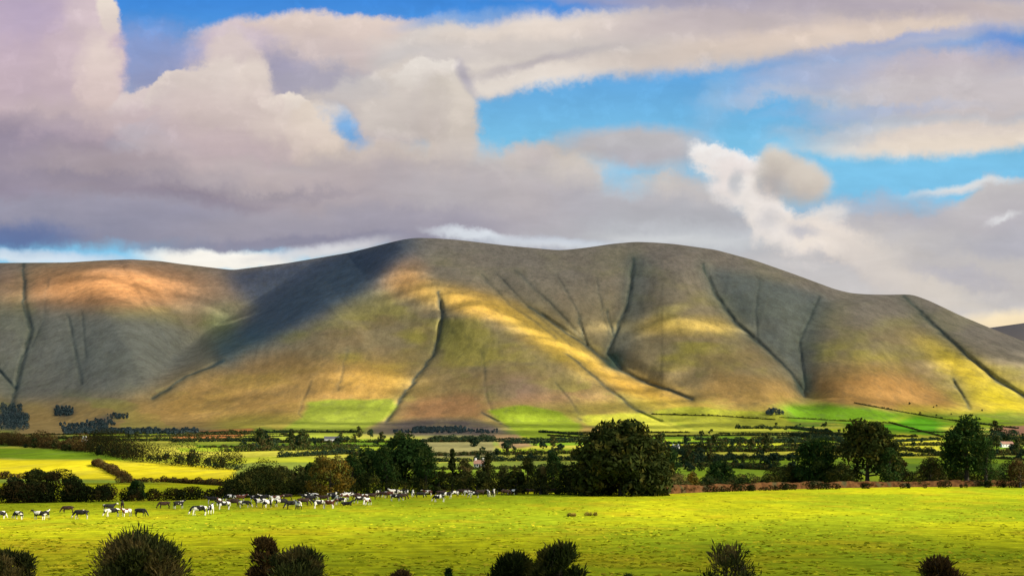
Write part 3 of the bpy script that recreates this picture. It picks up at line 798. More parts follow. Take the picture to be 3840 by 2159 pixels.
# ------------------------------------------------------------------ foliage
def foliage_mat(name, dark, light, third=None, amount=0.0):
    m, t = mat_new(name); b = NB(t)
    at = b.n('ShaderNodeAttribute', attribute_name='tone').outputs['Fac']
    g = b.n('ShaderNodeNewGeometry').outputs['Position']
    c = b.mix(at, dark, light)
    if third: c = b.mix(b.ramp(b.noise(g, .35, 3), .62 - amount * .3, .72 - amount * .3, 0, 1), c, third)
    p = b.n('ShaderNodeBsdfDiffuse'); b.l(c, p.inputs['Color'])
    tl = b.n('ShaderNodeBsdfTranslucent'); b.l(c, tl.inputs['Color'])
    mx = b.n('ShaderNodeMixShader'); mx.inputs[0].default_value = .18
    b.l(p.outputs[0], mx.inputs[1]); b.l(tl.outputs[0], mx.inputs[2])
    o = b.n('ShaderNodeOutputMaterial'); b.l(mx.outputs[0], o.inputs['Surface'])
    return m
F_DARK = foliage_mat('oak_leaves', (.010,.016,.005), (.045,.058,.014), (.075,.068,.014), .35)
F_DEEP = foliage_mat('shaded_hedge_leaves', (.005,.009,.004), (.020,.026,.008), (.035,.024,.008), .4)  # darker hedge leaves, shade put into the colour
F_GREEN = foliage_mat('ash_leaves', (.010,.024,.006), (.034,.070,.016), (.055,.075,.016), .3)
F_OLIVE = foliage_mat('autumn_leaves', (.045,.042,.010), (.19,.15,.028), (.22,.13,.018), .5)
F_BUSH = foliage_mat('thorn_leaves', (.016,.022,.007), (.098,.105,.028), (.15,.11,.034), .35)
F_RUST = foliage_mat('rusty_leaves', (.030,.018,.008), (.135,.080,.024), (.08,.070,.022), .4)
F_HEDGE = foliage_mat('hedge_leaves', (.012,.022,.008), (.052,.078,.022), (.08,.06,.02), .4)
F_BLUE = foliage_mat('far_leaves', (.010,.022,.015), (.032,.056,.026), (.05,.06,.02), .3)
F_FIR = foliage_mat('fir_needles', (.028,.050,.056), (.070,.098,.094))
def bark_mat():
    m, t = mat_new('bark'); b = NB(t)
    g = b.n('ShaderNodeNewGeometry').outputs['Position']
    b.out(b.mix(b.noise(b.vmul(g, (3, 3, .7)), 1.5, 4), (.022,.018,.013), (.085,.072,.055)), .95)
    return m
M_BARK = bark_mat()

def leaves(lobes, n, size, seed, up=0.15, elong=1.5, shell=.22, spiky=0.0, stray=0.0):
    r = np.random.default_rng(seed)
    lobes = np.asarray(lobes, float)
    w = (lobes[:, 3] * lobes[:, 4] + lobes[:, 3] * lobes[:, 5]) ; w = w / w.sum()
    li = r.choice(len(lobes), n, p=w)
    d = r.normal(size=(n, 3)); d[:, 2] += up; d /= np.linalg.norm(d, axis=1)[:, None]
    f = 1 - np.abs(r.normal(size=n)) * shell
    if stray: f = f + (r.uniform(size=n) < stray) * r.uniform(.05, .55, n)
    Lb = lobes[li]
    p = Lb[:, :3] + d * Lb[:, 3:6] * f[:, None]
    nrm = d + r.normal(size=(n, 3)) * .55; nrm /= np.linalg.norm(nrm, axis=1)[:, None]
    if spiky:
        a = d * (1 - spiky * .3) + np.array([0, 0, 1.0]) * spiky + r.normal(size=(n, 3)) * .35
    else:
        a = np.cross(nrm, r.normal(size=(n, 3)))
    a /= np.linalg.norm(a, axis=1)[:, None]
    bq = np.cross(a, nrm + .01 * r.normal(size=(n, 3))); bq /= np.linalg.norm(bq, axis=1)[:, None] + 1e-9
    s = size * r.uniform(.55, 1.35, n)[:, None]
    e = s * elong * .5; h = s / elong * .5
    # leaf clump: a kite of four corners
    V = np.stack([p - a * e, p + bq * h + a * e * .1, p + a * e, p - bq * h + a * e * .1], 1).reshape(-1, 3)
    F = np.arange(4 * n).reshape(n, 4)
    lobetone = r.uniform(-.22, .22, len(lobes))[li]
    tone = np.clip(.42 + lobetone + r.normal(size=n) * .22, 0, 1)
    return V, F, np.repeat(tone, 4)
def leaf_mesh(name, V, F, tone, mat):
    me = mesh_np(name, V, F, mat, False); vattr(me, 'tone', tone); return me

def tubes(paths, sides=7):
    """paths: list of lists of (x,y,z,r) -> one mesh of tapered limbs"""
    V, F = [], []
    for path in paths:
        pts = [Vector(p[:3]) for p in path]; base = len(V)
        for i, p in enumerate(pts):
            dirn = (pts[min(i + 1, len(pts) - 1)] - pts[max(i - 1, 0)]).normalized()
            a = dirn.orthogonal().normalized(); bb = dirn.cross(a)
            for k in range(sides):
                t = 2 * math.pi * k / sides
                V.append(p + (a * math.cos(t) + bb * math.sin(t)) * path[i][3])
        for i in range(len(pts) - 1):
            for k in range(sides):
                k2 = (k + 1) % sides
                F.append((base + i * sides + k, base + i * sides + k2, base + (i + 1) * sides + k2, base + (i + 1) * sides + k))
    return np.array([tuple(v) for v in V]), np.array(F)

def envelope(style, Wd, H, n, seed):
    """lobes of a crown: each an ellipsoid (x,y,z,rx,ry,rz); Wd width, H height"""
    r = np.random.default_rng(seed); out = []
    for i in range(n):
        a = r.uniform(0, 2 * math.pi)
        if style == 'dome':
            h = r.uniform(.08, .86); R = .5 * Wd * math.sqrt(max(0, 1 - (max(h - .25, 0) / .75) ** 2)) * (1 if h > .2 else .92)
            lr = Wd * r.uniform(.11, .17)
        elif style == 'tall':
            h = r.uniform(.06, .86); R = .5 * Wd * (math.sin(math.pi * min(1, .24 + h * .80)) ** .6)
            lr = Wd * r.uniform(.15, .24)
        elif style == 'spread':
            h = r.uniform(.18, .86); R = .5 * Wd * (.72 + .28 * math.sin(math.pi * h)) * (1 if h < .62 else max(.25, 1 - (h - .62) * 2.0))
            lr = Wd * r.uniform(.13, .21)
        elif style == 'cone':
            h = r.uniform(.1, .92); R = .5 * Wd * (1 - h) * 1.05; lr = Wd * r.uniform(.12, .18) * (1.15 - h * .7)
        else:   # bush
            h = r.uniform(.05, .80); R = .5 * Wd * math.sqrt(max(0, 1 - (h / .95) ** 2)); lr = Wd * r.uniform(.11, .19)
        q = max(0, R - lr) * math.sqrt(r.uniform(.25, 1)) 
        z = h * H
        z = min(z, H - lr * .75)
        out.append((q * math.cos(a), q * math.sin(a) * .85, z, lr, lr, lr * r.uniform(.7, .95)))
    return out

def trunk_paths(lobes, H, r0, seed, lean=0):
    r = random.Random(seed); top = H * .62
    main = []
    for i in range(6):
        t = i / 5
        main.append((lean * t * t + r.uniform(-.05, .05) * r0 * 4 * t, r.uniform(-.05, .05) * r0 * 4 * t, top * t - .3 * (i == 0), r0 * (1.35 if i == 0 else 1) * (1 - .72 * t)))
    P_ = [main]
    ls = list(lobes); r.shuffle(ls)
    for l in ls[:14]:
        t = min(.95, max(.25, (l[2] / top) * .62)); k = t * 5; k0 = int(k); fr = k - k0
        a = main[k0]; b_ = main[min(5, k0 + 1)]
        s = [a[j] * (1 - fr) + b_[j] * fr for j in range(4)]
        e = (l[0], l[1], l[2])
        mid = [(s[j] + e[j]) / 2 for j in range(3)]; mid[2] += H * .04
        rr = s[3] * .55
        P_.append([(s[0], s[1], s[2], rr), (mid[0], mid[1], mid[2], rr * .6), (e[0], e[1], e[2], rr * .15)])
    return P_

def make_tree(name, loc, H, Wd, style, mat, n, leaf, seed, label, group=None, lobes=None, nl=40, low=0.0, cat='tree'):
    root = bpy.data.objects.new(name, None); COL.objects.link(root); root.location = loc
    root.empty_display_size = .5
    lb = lobes or envelope(style, Wd, H, nl, seed)
    V, F, tn = leaves(lb, n, leaf, seed + 1)
    link_mesh('crown', leaf_mesh('crown', V, F, tn, mat), root)
    V, F = tubes(trunk_paths(lb, H, H * .03 + .12, seed + 2))
    link_mesh('trunk', mesh_np('trunk', V, F, M_BARK, True), root)
    return tag(root, label, cat, group)

def tree_px(name, x, ytop, ybase, w, style, mat, seed, label, group=None, n=5200, nl=40, leaf=None, cat='tree'):
    g = ground_at(x, ybase)
    s = K * g.y
    H = (ybase - ytop) * s; Wd = w * s
    return make_tree(name, g - Vector((0, 0, .15)), H, Wd, style, mat, n, leaf or max(.42, Wd * .036), seed, label, group, nl=nl, cat=cat)

# ---- the trees along the far edge of the pasture
tree_px('oak_tree', 1562, 1054, 1246, 292, 'dome', F_DARK, 11, 'broad dome shaped dark oak, the widest tree, standing at the end of the herd', n=15000, nl=95)
tree_px('ash_tree', 1020, 1086, 1240, 176, 'spread', F_GREEN, 12, 'tall dark green tree with flat rounded top behind the middle of the herd', n=8000, nl=55)
tree_px('ash_tree', 925, 1116, 1240, 120, 'tall', F_GREEN, 13, 'mid green tree leaning against the left side of the tall flat topped tree', n=5200)
tree_px('autumn_tree', 832, 1130, 1248, 132, 'dome', F_OLIVE, 14, 'yellow brown autumn tree above the white cows, the only one turning colour', n=4600)
tree_px('thorn_tree', 672, 1163, 1246, 118, 'bush', F_DARK, 15, 'black green rounded thorn tree beside the right end of the yellow field', n=5200)
tree_px('thorn_tree', 612, 1184, 1250, 92, 'bush', F_DARK, 16, 'low dark thorn bush tree touching the right corner of the yellow field', n=3800)
tree_px('thorn_tree', 752, 1160, 1243, 84, 'bush', F_BUSH, 17, 'dark thorn tree standing between the black rounded thorn and the autumn tree', n=3800)
tree_px('fir_tree', 1138, 1120, 1238, 62, 'cone', F_DARK, 18, 'pointed dark tree with one narrow tip right of the tall flat topped tree', n=3600)
tree_px('ash_tree', 1168, 1148, 1238, 66, 'tall', F_BUSH, 19, 'olive brown slim tree leaning on the pointed dark tree', n=3200)
tree_px('ash_tree', 1228, 1128, 1236, 52, 'tall', F_DARK, 20, 'narrow dark tree with small round head midway between pointed tree and oak', n=3000)
tree_px('thorn_tree', 1270, 1166, 1236, 74, 'bush', F_BUSH, 21, 'low scrubby thorn tree just right of the narrow round headed tree', n=2800)
tree_px('ash_tree', 1328, 1142, 1236, 62, 'tall', F_DARK, 22, 'loose dark tree with ragged top left of the big dome oak', n=3200)
tree_px('ash_tree', 1392, 1126, 1238, 66, 'tall', F_GREEN, 23, 'green tree pressed against the left flank of the big dome oak', n=3200)
tree_px('ash_tree', 1688, 1118, 1234, 74, 'tall', F_GREEN, 24, 'green tree emerging from the right flank of the big dome oak', n=3400)
tree_px('thorn_tree', 1742, 1180, 1230, 46, 'bush', F_OLIVE, 25, 'small olive bush tree in the gap right of the big dome oak', n=1800)
tree_px('thorn_tree', 1814, 1158, 1222, 112, 'bush', F_GREEN, 26, 'low green cushion shaped tree alone behind the rusty bank', n=4600)
tree_px('ash_tree', 2052, 1092, 1221, 132, 'dome', F_GREEN, 27, 'rounded green tree, lower left neighbour of the tall tree on the bank', n=8600, nl=50)
tree_px('oak_tree', 2182, 1050, 1222, 184, 'dome', F_DARK, 28, 'tall egg shaped dark tree rooted on the rusty bank', n=8600, nl=55)
tree_px('oak_tree', 2432, 1038, 1222, 164, 'spread', F_GREEN, 29, 'tall ragged tree nearest the right edge, gaps showing in its crown', n=6800, nl=46)
tree_px('thorn_tree', 2268, 1140, 1220, 52, 'bush', F_RUST, 30, 'reddish brown low tree touching the right foot of the egg shaped tree', n=1900)
tree_px('thorn_tree', 2340, 1142, 1220, 96, 'bush', F_BUSH, 31, 'olive low tree filling the gap left of the tall ragged tree', n=3400)
tree_px('thorn_tree', 2566, 1146, 1226, 92, 'bush', F_RUST, 32, 'dark brown thorn tree cut by the right border of the view', n=3000)
tree_px('oak_tree', 102, 1168, 1262, 108, 'dome', F_DARK, 33, 'rounded dark tree, the highest in the left hedge', n=5600)
tree_px('thorn_tree', 40, 1190, 1262, 70, 'bush', F_HEDGE, 34, 'green bush tree in the hedge, left neighbour of the rounded dark tree', n=3000)
tree_px('thorn_tree', 184, 1188, 1260, 84, 'bush', F_GREEN, 35, 'green bush tree in the hedge, right neighbour of the rounded dark tree', n=3400)
tree_px('thorn_tree', 346, 1198, 1256, 56, 'bush', F_GREEN, 36, 'single green bush tree rising from the low hedge below the yellow field', n=2400)
tree_px('thorn_tree', 258, 1218, 1256, 66, 'bush', F_HEDGE, 37, 'low green bush between the single bush tree and the rounded dark tree', n=2400)

for i, (x, yt, w, stl, mt, lab) in enumerate((
 (586,1196,84,'bush',F_DARK,'lowest dark thorn tree at the tip of the yellow field'),
 (642,1166,96,'bush',F_DARK,'black thorn tree squeezed between two dark thorns above the lying black cow'),
 (712,1164,100,'bush',F_BUSH,'brown black thorn tree right of the black rounded thorn'),
 (782,1158,70,'tall',F_GREEN,'dark green tree half behind the left side of the autumn tree'),
 (886,1130,84,'tall',F_GREEN,'mid green tree half behind the right side of the autumn tree'),
 (972,1104,96,'tall',F_GREEN,'dark green tree merging into the left shoulder of the tall flat topped tree'),
 (1072,1106,84,'tall',F_GREEN,'dark green tree merging into the right shoulder of the tall flat topped tree'),
 (1104,1150,64,'bush',F_DARK,'low black bush tree in the notch left of the pointed dark tree'),
 (1200,1164,64,'bush',F_DARK,'low black bush tree in the notch left of the narrow round headed tree'),
 (1298,1162,64,'bush',F_DARK,'low dark bush tree touching the left side of the loose ragged tree'),
 (1360,1162,60,'bush',F_BUSH,'low brown bush tree between the loose ragged tree and the dome oak'),
 (1432,1160,76,'bush',F_DARK,'black thorn tree buried in the left skirt of the big dome oak'),
 (1652,1140,110,'dome',F_DARK,'dark thorn tree buried in the right skirt of the big dome oak'),
 (2110,1150,90,'bush',F_DARK,'dark bush tree between the rounded green tree and the egg shaped tree'),
 (2238,1118,90,'tall',F_GREEN,'green tree merging into the right side of the egg shaped tree'),
 (2480,1096,84,'tall',F_GREEN,'green tree merging into the right side of the tall ragged tree'),
 )):
    tree_px('thorn_tree' if stl == 'bush' else 'ash_tree', x, yt, 1243 - (x > 1500) * 6 - (x > 1900) * 14, w, stl, mt, 700 + i * 3, lab, n=3200, nl=26)

# ---- hedges: each a long mesh of its own
def hedge_px(pts, h0, h1, mat, seed, label, name='hedge', group=None, leaf=None, dens=1.0, wd=1.6, gaps=0.0, cat='hedge'):
    """pts: survey base points; heights in survey units"""
    r = np.random.default_rng(seed)
    P3 = [ground_at(*p) for p in pts]
    lob = []
    for a, b_, pa, pb in zip(P3[:-1], P3[1:], pts[:-1], pts[1:]):
        Ln = (b_ - a).length; 
        hm = (h0 + h1) * .5 * K * a.y
        k = max(2, int(Ln / (hm * .55)))
        for i in range(k):
            t = (i + r.uniform(0, 1)) / k
            if r.uniform() < gaps: continue
            c = ground_at(pa[0] + (pb[0] - pa[0]) * t, pa[1] + (pb[1] - pa[1]) * t)
            s = K * c.y; hh = r.uniform(h0, h1) * s
            if r.uniform() < .16: hh *= 1.45
            lob.append((c.x, c.y + r.uniform(-.3, .3) * hh, c.z + hh * .42, hh * r.uniform(.5, .8) * wd / 1.6, hh * .5, hh * .56))
    o0 = P3[len(P3) // 2]
    lob = np.array(lob); lob[:, :3] -= np.array(o0)
    area = (lob[:, 3] * lob[:, 5]).sum()
    lf = leaf or max(.32, .0009 * o0.y)
    n = int(min(26000, max(200, dens * 14.0 * area / (lf * lf))))
    V, F, tn = leaves(lob, n, lf, seed + 1)
    o = link_mesh(name, leaf_mesh(name, V, F, tn, mat), None, o0)
    return tag(o, label, cat, group)
hedge_px([(-120,1268),(60,1264),(230,1262),(300,1260)], 34, 62, F_DEEP, 101, 'dark mixed hedge along the left end of the pasture behind the first cows')
hedge_px([(300,1260),(420,1258),(600,1252)], 20, 38, F_DEEP, 120, 'lower dark hedge beside the single green bush tree, meeting the black thorn trees')
hedge_px([(590,1252),(760,1246),(960,1244),(1150,1242),(1440,1242)], 34, 74, F_DARK, 102, 'dark shaded hedge beneath the row of trees behind the herd')
hedge_px([(1430,1244),(1620,1242),(1720,1236)], 18, 52, F_BUSH, 103, 'brown green scrub hedge at the foot of the big dome oak')
hedge_px([(1700,1240),(1860,1235),(2000,1231),(2200,1228),(2440,1226),(2600,1225)], 8, 20, F_DEEP, 121, 'scattered dark scrub along the foot of the rusty bank', name='scrub', gaps=.72, cat='scrub')
hedge_px([(1720,1226),(1900,1222),(1960,1221),(2110,1219)], 10, 26, F_HEDGE, 104, 'low dark hedge growing along the top of the rusty bank')
hedge_px([(1920,1222),(2010,1220),(2120,1219)], 30, 62, F_DARK, 105, 'dark bushy hedge below the rounded green tree on the right')
hedge_px([(2240,1219),(2380,1218),(2500,1219)], 18, 44, F_DARK, 106, 'dark hedge joining the egg shaped tree to the tall ragged tree')
hedge_px([(2480,1216),(2600,1215),(2720,1215)], 16, 46, F_HEDGE, 107, 'tangled dark hedge running out of view beyond the tall ragged tree')
hedge_px([(-80,1118),(20,1119),(140,1128),(235,1136)], 18, 34, F_RUST, 108, 'rust brown hedge crowning the upper edge of the green strip on the left')
hedge_px([(235,1136),(345,1160),(470,1172),(610,1182)], 26, 54, F_DEEP, 109, 'tall brown green hedge above the long yellow field')
hedge_px([(-80,1205),(60,1204),(150,1206)], 8, 22, F_RUST, 110, 'thin rusty hedge line under the yellow field at the left border')
hedge_px([(235,1168),(268,1180),(300,1198),(322,1208)], 6, 18, F_RUST, 111, 'ragged rusty hedge crossing the middle of the yellow field')
hedge_px([(300,1214),(420,1212),(580,1222)], 6, 14, F_RUST, 112, 'low rusty hedge along the lower edge of the long yellow field')

# far field boundaries on the valley floor and the lower slopes
FAR = [
 ([(-60,1102),(180,1104),(420,1098),(640,1090)], 4, 10, 'long dark field hedge at the foot of the left hill'),
 ([(500,1092),(740,1087),(900,1088)], 3, 6, 'thin hedge under the pale green hillside field left of the gully'),
 ([(430,1112),(600,1110),(740,1112),(880,1106)], 4, 12, 'hedge below the orange field on the valley floor'),
 ([(560,1136),(760,1132),(900,1128)], 5, 12, 'hedge across the bright fields above the thorn trees'),
 ([(700,1150),(860,1142),(1000,1140)], 4, 12, 'hedge just above the crown of the autumn tree'),
 ([(1270,1116),(1400,1113),(1460,1112)], 3, 6, 'level hedge left of the big dome oak below a green field'),
 ([(1700,1128),(1900,1137),(2090,1130)], 4, 12, 'hedge over the valley fields between the oak and the rounded green tree'),
 ([(1720,1166),(1850,1156),(1990,1158)], 6, 16, 'dark hedge just above the green cushion shaped tree'),
 ([(1750,1106),(1900,1113),(2060,1108)], 3, 8, 'thin upper hedge between the oak and the rounded green tree'),
 ([(1960,1050),(2110,1058),(2240,1064),(2375,1100)], 2, 5, 'hedge splitting the vivid green field on the right slope'),
 ([(2150,1014),(2290,1040),(2400,1058),(2560,1078)], 2, 5, 'top hedge of the vivid green field on the right slope'),
 ([(1990,1096),(2110,1110),(2130,1118)], 4, 9, 'short hedge left of the egg shaped tree in the yellow fields'),
 ([(2250,1130),(2370,1142)], 3, 9, 'short hedge in the bright gap between the two tall right trees'),
 ([(2250,1112),(2360,1106)], 2, 7, 'upper short hedge in the bright gap between the two tall right trees'),
 ([(2480,1110),(2640,1112)], 6, 18, 'dark hedge below the brown field at the right border'),
 ([(2490,1140),(2660,1136)], 4, 10, 'lower hedge right of the tall ragged tree'),
 ([(1600,1124),(1700,1140),(1760,1152)], 4, 12, 'hedge touching the right flank of the big dome oak'),
 ([(1060,1112),(1180,1106),(1245,1104)], 4, 10, 'hedge under the dark heath behind the pointed tree'),
 ([(1640,1042),(1800,1046),(1950,1056)], 2, 5, 'faint hedge under the golden foot of the central spur'),
 ([(1850,1078),(1990,1078),(2090,1090)], 3, 7, 'hedge in the yellow green fields above the rounded green tree'),
]
for i, (pts, a, bq, lab) in enumerate(FAR):
    hedge_px(pts, a * (1.3 if len(pts) < 4 and i not in (9, 10, 18) else .8), bq * (1.3 if len(pts) < 4 and i not in (9, 10, 18) else .8), F_BLUE if i % 3 else F_HEDGE, 200 + i * 3, lab, dens=.9, gaps=0, leaf=.9 if i in (9, 10, 18) else None)

def ground_xy(x, y):
    X = 1288 + x / (y * K)
    j = int(np.clip(round((X - GXS[0]) / GSTEP), 0, NXT - 1))
    return X, float(np.interp(y, TD[:, j], TY[:, j]))
ZN = ((620,'left of the autumn tree'),(1120,'behind the tall flat topped tree'),(1560,'left of the dome oak'),(2060,'between the dome oak and the rounded green tree'),(9999,'behind the two tall right trees'))
def valley_hedges():
    r = random.Random(77); made = 0
    for row in range(-12, 26):
        off = float(hash2(np.array([row]), np.array([0]), 7)[0])
        for cm in range(-22, 24):
            for side in (0, 1):
                if r.random() < .42: continue
                a, b_ = ((cm - off, row), (cm + 1 - off, row)) if side == 0 else ((cm - off, row), (cm - off, row + 1))
                W_ = []
                for (u, v) in (a, b_):
                    u *= FW; v *= FD
                    W_.append((u * CA - v * SA, u * SA + v * CA))
                if min(w_[1] for w_ in W_) < 600 or max(w_[1] for w_ in W_) > 2250: continue
                q = [ground_xy(*w_) for w_ in W_]
                mx_ = (q[0][0] + q[1][0]) / 2; my_ = (q[0][1] + q[1][1]) / 2
                if not (-60 < mx_ < 2640) or my_ > 1196: continue
                if mx_ < 640 and my_ > 1118: continue
                if 900 < mx_ < 1300 and my_ < 1102: continue
                if mx_ > 1500 and r.random() < .35: continue
                zone = next(t_ for lim, t_ in ZN if mx_ < lim)
                hm = r.uniform(1.2, 3.2) / (K * W_[0][1])
                hedge_px(q, hm * .6, hm * 1.3, (F_BLUE, F_HEDGE, F_HEDGE, F_HEDGE)[r.randrange(4)], 3000 + made * 2, 'one of the thin valley field hedges ' + zone, 'hedgerow', 'valley field hedges ' + zone, dens=.8, wd=2.3)
                made += 1
    print('valley hedges', made)
valley_hedges()

# far woods: one mass each
def woodland(name, areas, mat, seed, label, n):
    r = np.random.default_rng(seed); lob = []
    for (x, y, rx, ry, cnt, h) in areas:
        for i in range(cnt):
            px = x + r.uniform(-1, 1) * rx; py = y + r.uniform(-1, 1) * ry
            c = ground_at(px, py); s = K * c.y; hh = h * s * r.uniform(.6, 1.2)
            lob.append((c.x, c.y, c.z + hh * .45, hh * .38, hh * .38, hh * .6))
    lob = np.array(lob); o0 = lob[0, :3].copy(); lob[:, :3] -= o0
    V, F, tn = leaves(lob, n, 2.6, seed + 1, up=.6)
    o = link_mesh(name, leaf_mesh(name, V, F, tn, mat), None, Vector(o0))
    return tag(o, label, 'woodland', kind='stuff')
woodland('woodland', [(330,1088,170,5,380,9),(210,1075,60,6,110,8),(255,1064,36,6,60,7),(296,1048,26,6,40,6)], F_FIR, 301, 'blue grey conifer plantation at the foot of the left hill', 26000)
woodland('woodland', [(20,1066,50,16,160,13),(28,1035,26,12,50,11)], F_FIR, 302, 'dark blue wood in the mouth of the leftmost gully', 11000)
woodland('woodland', [(160,1036,24,10,80,8)], F_FIR, 303, 'small dark wood on the slope right of the leftmost gully', 6000)
woodland('woodland', [(1105,1083,66,6,240,7),(1040,1086,50,3,60,5),(1200,1086,50,4,60,5)], F_FIR, 304, 'dark blue wood on the heath above the tall flat topped tree', 12000)
woodland('woodland', [(1950,1040,24,6,30,10)], F_FIR, 305, 'small dark wood left of the vivid green field', 1500)

# scattered small trees of the valley floor: copies of a few shapes
FARP = []
for i, (st, mt) in enumerate((('bush', F_BLUE), ('tall', F_HEDGE), ('dome', F_BLUE))):
    lb = envelope(st, 1.0, .8 if st != 'tall' else 1.25, 16, 400 + i)
    V, F, tn = leaves(lb, 420, .11, 410 + i)
    tv, tf = tubes([[(0, 0, -.05, .05), (0, 0, .5, .03)]], 5)
    me = mesh_np('small_tree', np.concatenate([V, tv]), np.concatenate([F, tf + len(V)]), mt, False)
    vattr(me, 'tone', np.concatenate([tn, np.full(len(tv), .1)]))
    FARP.append(me)
def small_tree(x, y, w, label, group, k, rr):
    g = ground_at(x, y); s = K * g.y
    o = link_mesh('small_tree', FARP[k % 3], None, g)
    o.scale = (w * s, w * s, w * s * rr.uniform(.75, 1.1)); o.rotation_euler = (0, 0, rr.uniform(0, 6.28))
    tag(o, label, 'tree', group)
rr = random.Random(5)
ZONES = [
 ((240,600,1130,1176),(20,40), 15, 'one of the small bushy trees growing in the hedge above the yellow field', 'small trees above the yellow field', lambda x: 1138 + (x - 240) * .115),
 ((-10,230,1112,1130),(14,26), 8, 'one of the little trees on the hedge over the green strip on the left', 'little trees over the green strip', lambda x: 1118 + x * .06),
 ((610,770,1106,1136),(18,40), 22, 'one of the dark green trees clustered on the valley floor left of the autumn tree', 'clustered trees on the valley floor', None),
 ((780,1010,1098,1122),(12,30), 18, 'one of the bluish trees around the white barn under the hillside field', 'trees around the white barn', None),
 ((1180,1430,1116,1160),(14,34), 24, 'one of the small trees on the valley floor left of the dome oak', 'small trees left of the oak', None),
 ((1650,2010,1118,1190),(16,42), 56, 'one of the bluish bushes scattered between the dome oak and the rounded green tree', 'bushes between the oak and the rounded tree', None),
 ((1760,2140,1066,1122),(7,18), 26, 'one of the tiny trees dotting the yellow green fields of the lower right slope', 'tiny trees on the lower right slope', None),
 ((2250,2370,1104,1150),(8,18), 6, 'one of the tiny trees in the bright gap between the two tall right trees', 'tiny trees between the tall right trees', None),
 ((2490,2610,1086,1170),(14,36), 20, 'one of the small dark trees beyond the tall ragged tree at the right border', 'small trees at the right border', None),
 ((2120,2480,1012,1062),(5,10), 8, 'one of the tiny shrubs along the edges of the vivid green field', 'tiny shrubs by the vivid green field', None),
]
for (x0, x1, y0, y1), (w0, w1), cnt, lab, grp, fn in ZONES:
    for i in range(cnt):
        x = rr.uniform(x0, x1) if fn is None else x0 + (x1 - x0) * (i + rr.random()) / cnt
        y = rr.uniform(y0, y1) if fn is None else fn(x) + rr.uniform(-2, 6)
        small_tree(x, y, rr.uniform(w0, w1), lab, grp, rr.randrange(3), rr)

# ------------------------------------------------------------------ rusty bank on the right edge of the pasture
def bank():
    pts = [(1640,1243),(1740,1238),(1860,1233),(1990,1229),(2120,1226),(2260,1224),(2420,1223),(2560,1222),(2760,1221)]
    root = bpy.data.objects.new('field_bank', None); COL.objects.link(root)
    g = [ground_at(*p) for p in pts]; o0 = g[4]; root.location = o0
    xs = np.array([p.x for p in g]); ys = np.array([p.y for p in g])
    u = np.linspace(xs[0], xs[-1], 420); v = np.interp(u, xs, ys)
    sec = [(a_ * 1.35, b_ * 1.35) for a_, b_ in ((-1.5, -.2), (-1.25, .35), (-1.0, .8), (-.75, 1.15), (-.35, 1.42), (.2, 1.5), (.8, 1.35), (1.4, .7), (1.8, -.2))]
    rows = []
    for (dy, z) in sec:
        hgt = .75 + .55 * fbm(u / 6, u * 0 + 3, 3, 61)
        rows.append(np.stack([u, v + dy + .35 * (fbm(u / .9, u * 0 + z * 3, 3, 62) - .5), z * hgt + .28 * (fbm(u / .7, u * 0 + dy * 2, 3, 63) - .5)], -1))
    V = np.stack(rows, 1).reshape(-1, 3); V[:, :2] -= np.array([o0.x, o0.y])
    ns = len(sec); nu = len(u)
    i0 = (np.arange(nu - 1)[:, None] * ns + np.arange(ns - 1)[None, :]).ravel()
    m, t = mat_new('bank_earth'); b = NB(t)
    p_ = b.n('ShaderNodeNewGeometry').outputs['Position']
    c = b.mix(b.ramp(b.noise(p_, .6, 4), .35, .65, 0, 1), (.050,.023,.010), (.125,.060,.022))
    c = b.mix(b.ramp(b.noise(p_, .25, 3), .55, .68, 0, 1), c, (.055, .05, .022))
    b.out(c, 1.0, None, .6, .3, 0)
    link_mesh('earth_bank', mesh_np('earth_bank', V, np.stack([i0, i0 + ns, i0 + ns + 1, i0 + 1], 1), m, True), root)
    # dry grass and bracken hanging over the face
    r = np.random.default_rng(66); lob = []
    for i in range(260):
        k = r.integers(0, nu); 
        lob.append((u[k] - o0.x, v[k] - o0.y + r.uniform(-1.4, .4), r.uniform(.3, 1.35), r.uniform(.5, 1.1), .4, r.uniform(.2, .4)))
    Vl, Fl, tl_ = leaves(lob, 5200, .45, 67, spiky=.6, elong=2.6)
    fm = foliage_mat('dry_bracken', (.04,.018,.006), (.17,.08,.025), (.07,.06,.015), .4)
    link_mesh('bracken', leaf_mesh('bracken', Vl, Fl, tl_, fm), root)
    tag(root, 'low rust coloured earth bank overgrown with bracken along the far right pasture edge', 'bank')
bank()

# ------------------------------------------------------------------ farm buildings far out in the valley
def flat_mat(name, a, b_, sc_=2.0, rough=.9):
    m, t = mat_new(name); b = NB(t)
    g = b.n('ShaderNodeTexCoord').outputs['Object']
    b.out(b.mix(b.noise(g, sc_, 4), a, b_), rough)
    return m
M_WALL = flat_mat('lime_wash', (.72,.70,.64), (.82,.80,.76), .8)
M_SLATE = flat_mat('slate', (.07,.075,.085), (.13,.13,.14), 1.5)
M_TINROOF = flat_mat('rusty_tin', (.20,.10,.07), (.28,.17,.12), .6)
M_GLASS = flat_mat('window_glass', (.03,.035,.04), (.05,.055,.06), 1, .2)
M_DOOR = flat_mat('painted_door', (.12,.05,.04), (.16,.07,.05), 2)
def boxes(lst):
    V, F = [], []
    for (x0, x1, y0, y1, z0, z1) in lst:
        b0 = len(V)
        V += [(x, y, z) for z in (z0, z1) for (x, y) in ((x0, y0), (x1, y0), (x1, y1), (x0, y1))]
        F += [tuple(b0 + i for i in q) for q in ((3,2,1,0),(4,5,6,7),(0,1,5,4),(1,2,6,5),(2,3,7,6),(3,0,4,7))]
    return np.array(V, float), np.array(F)
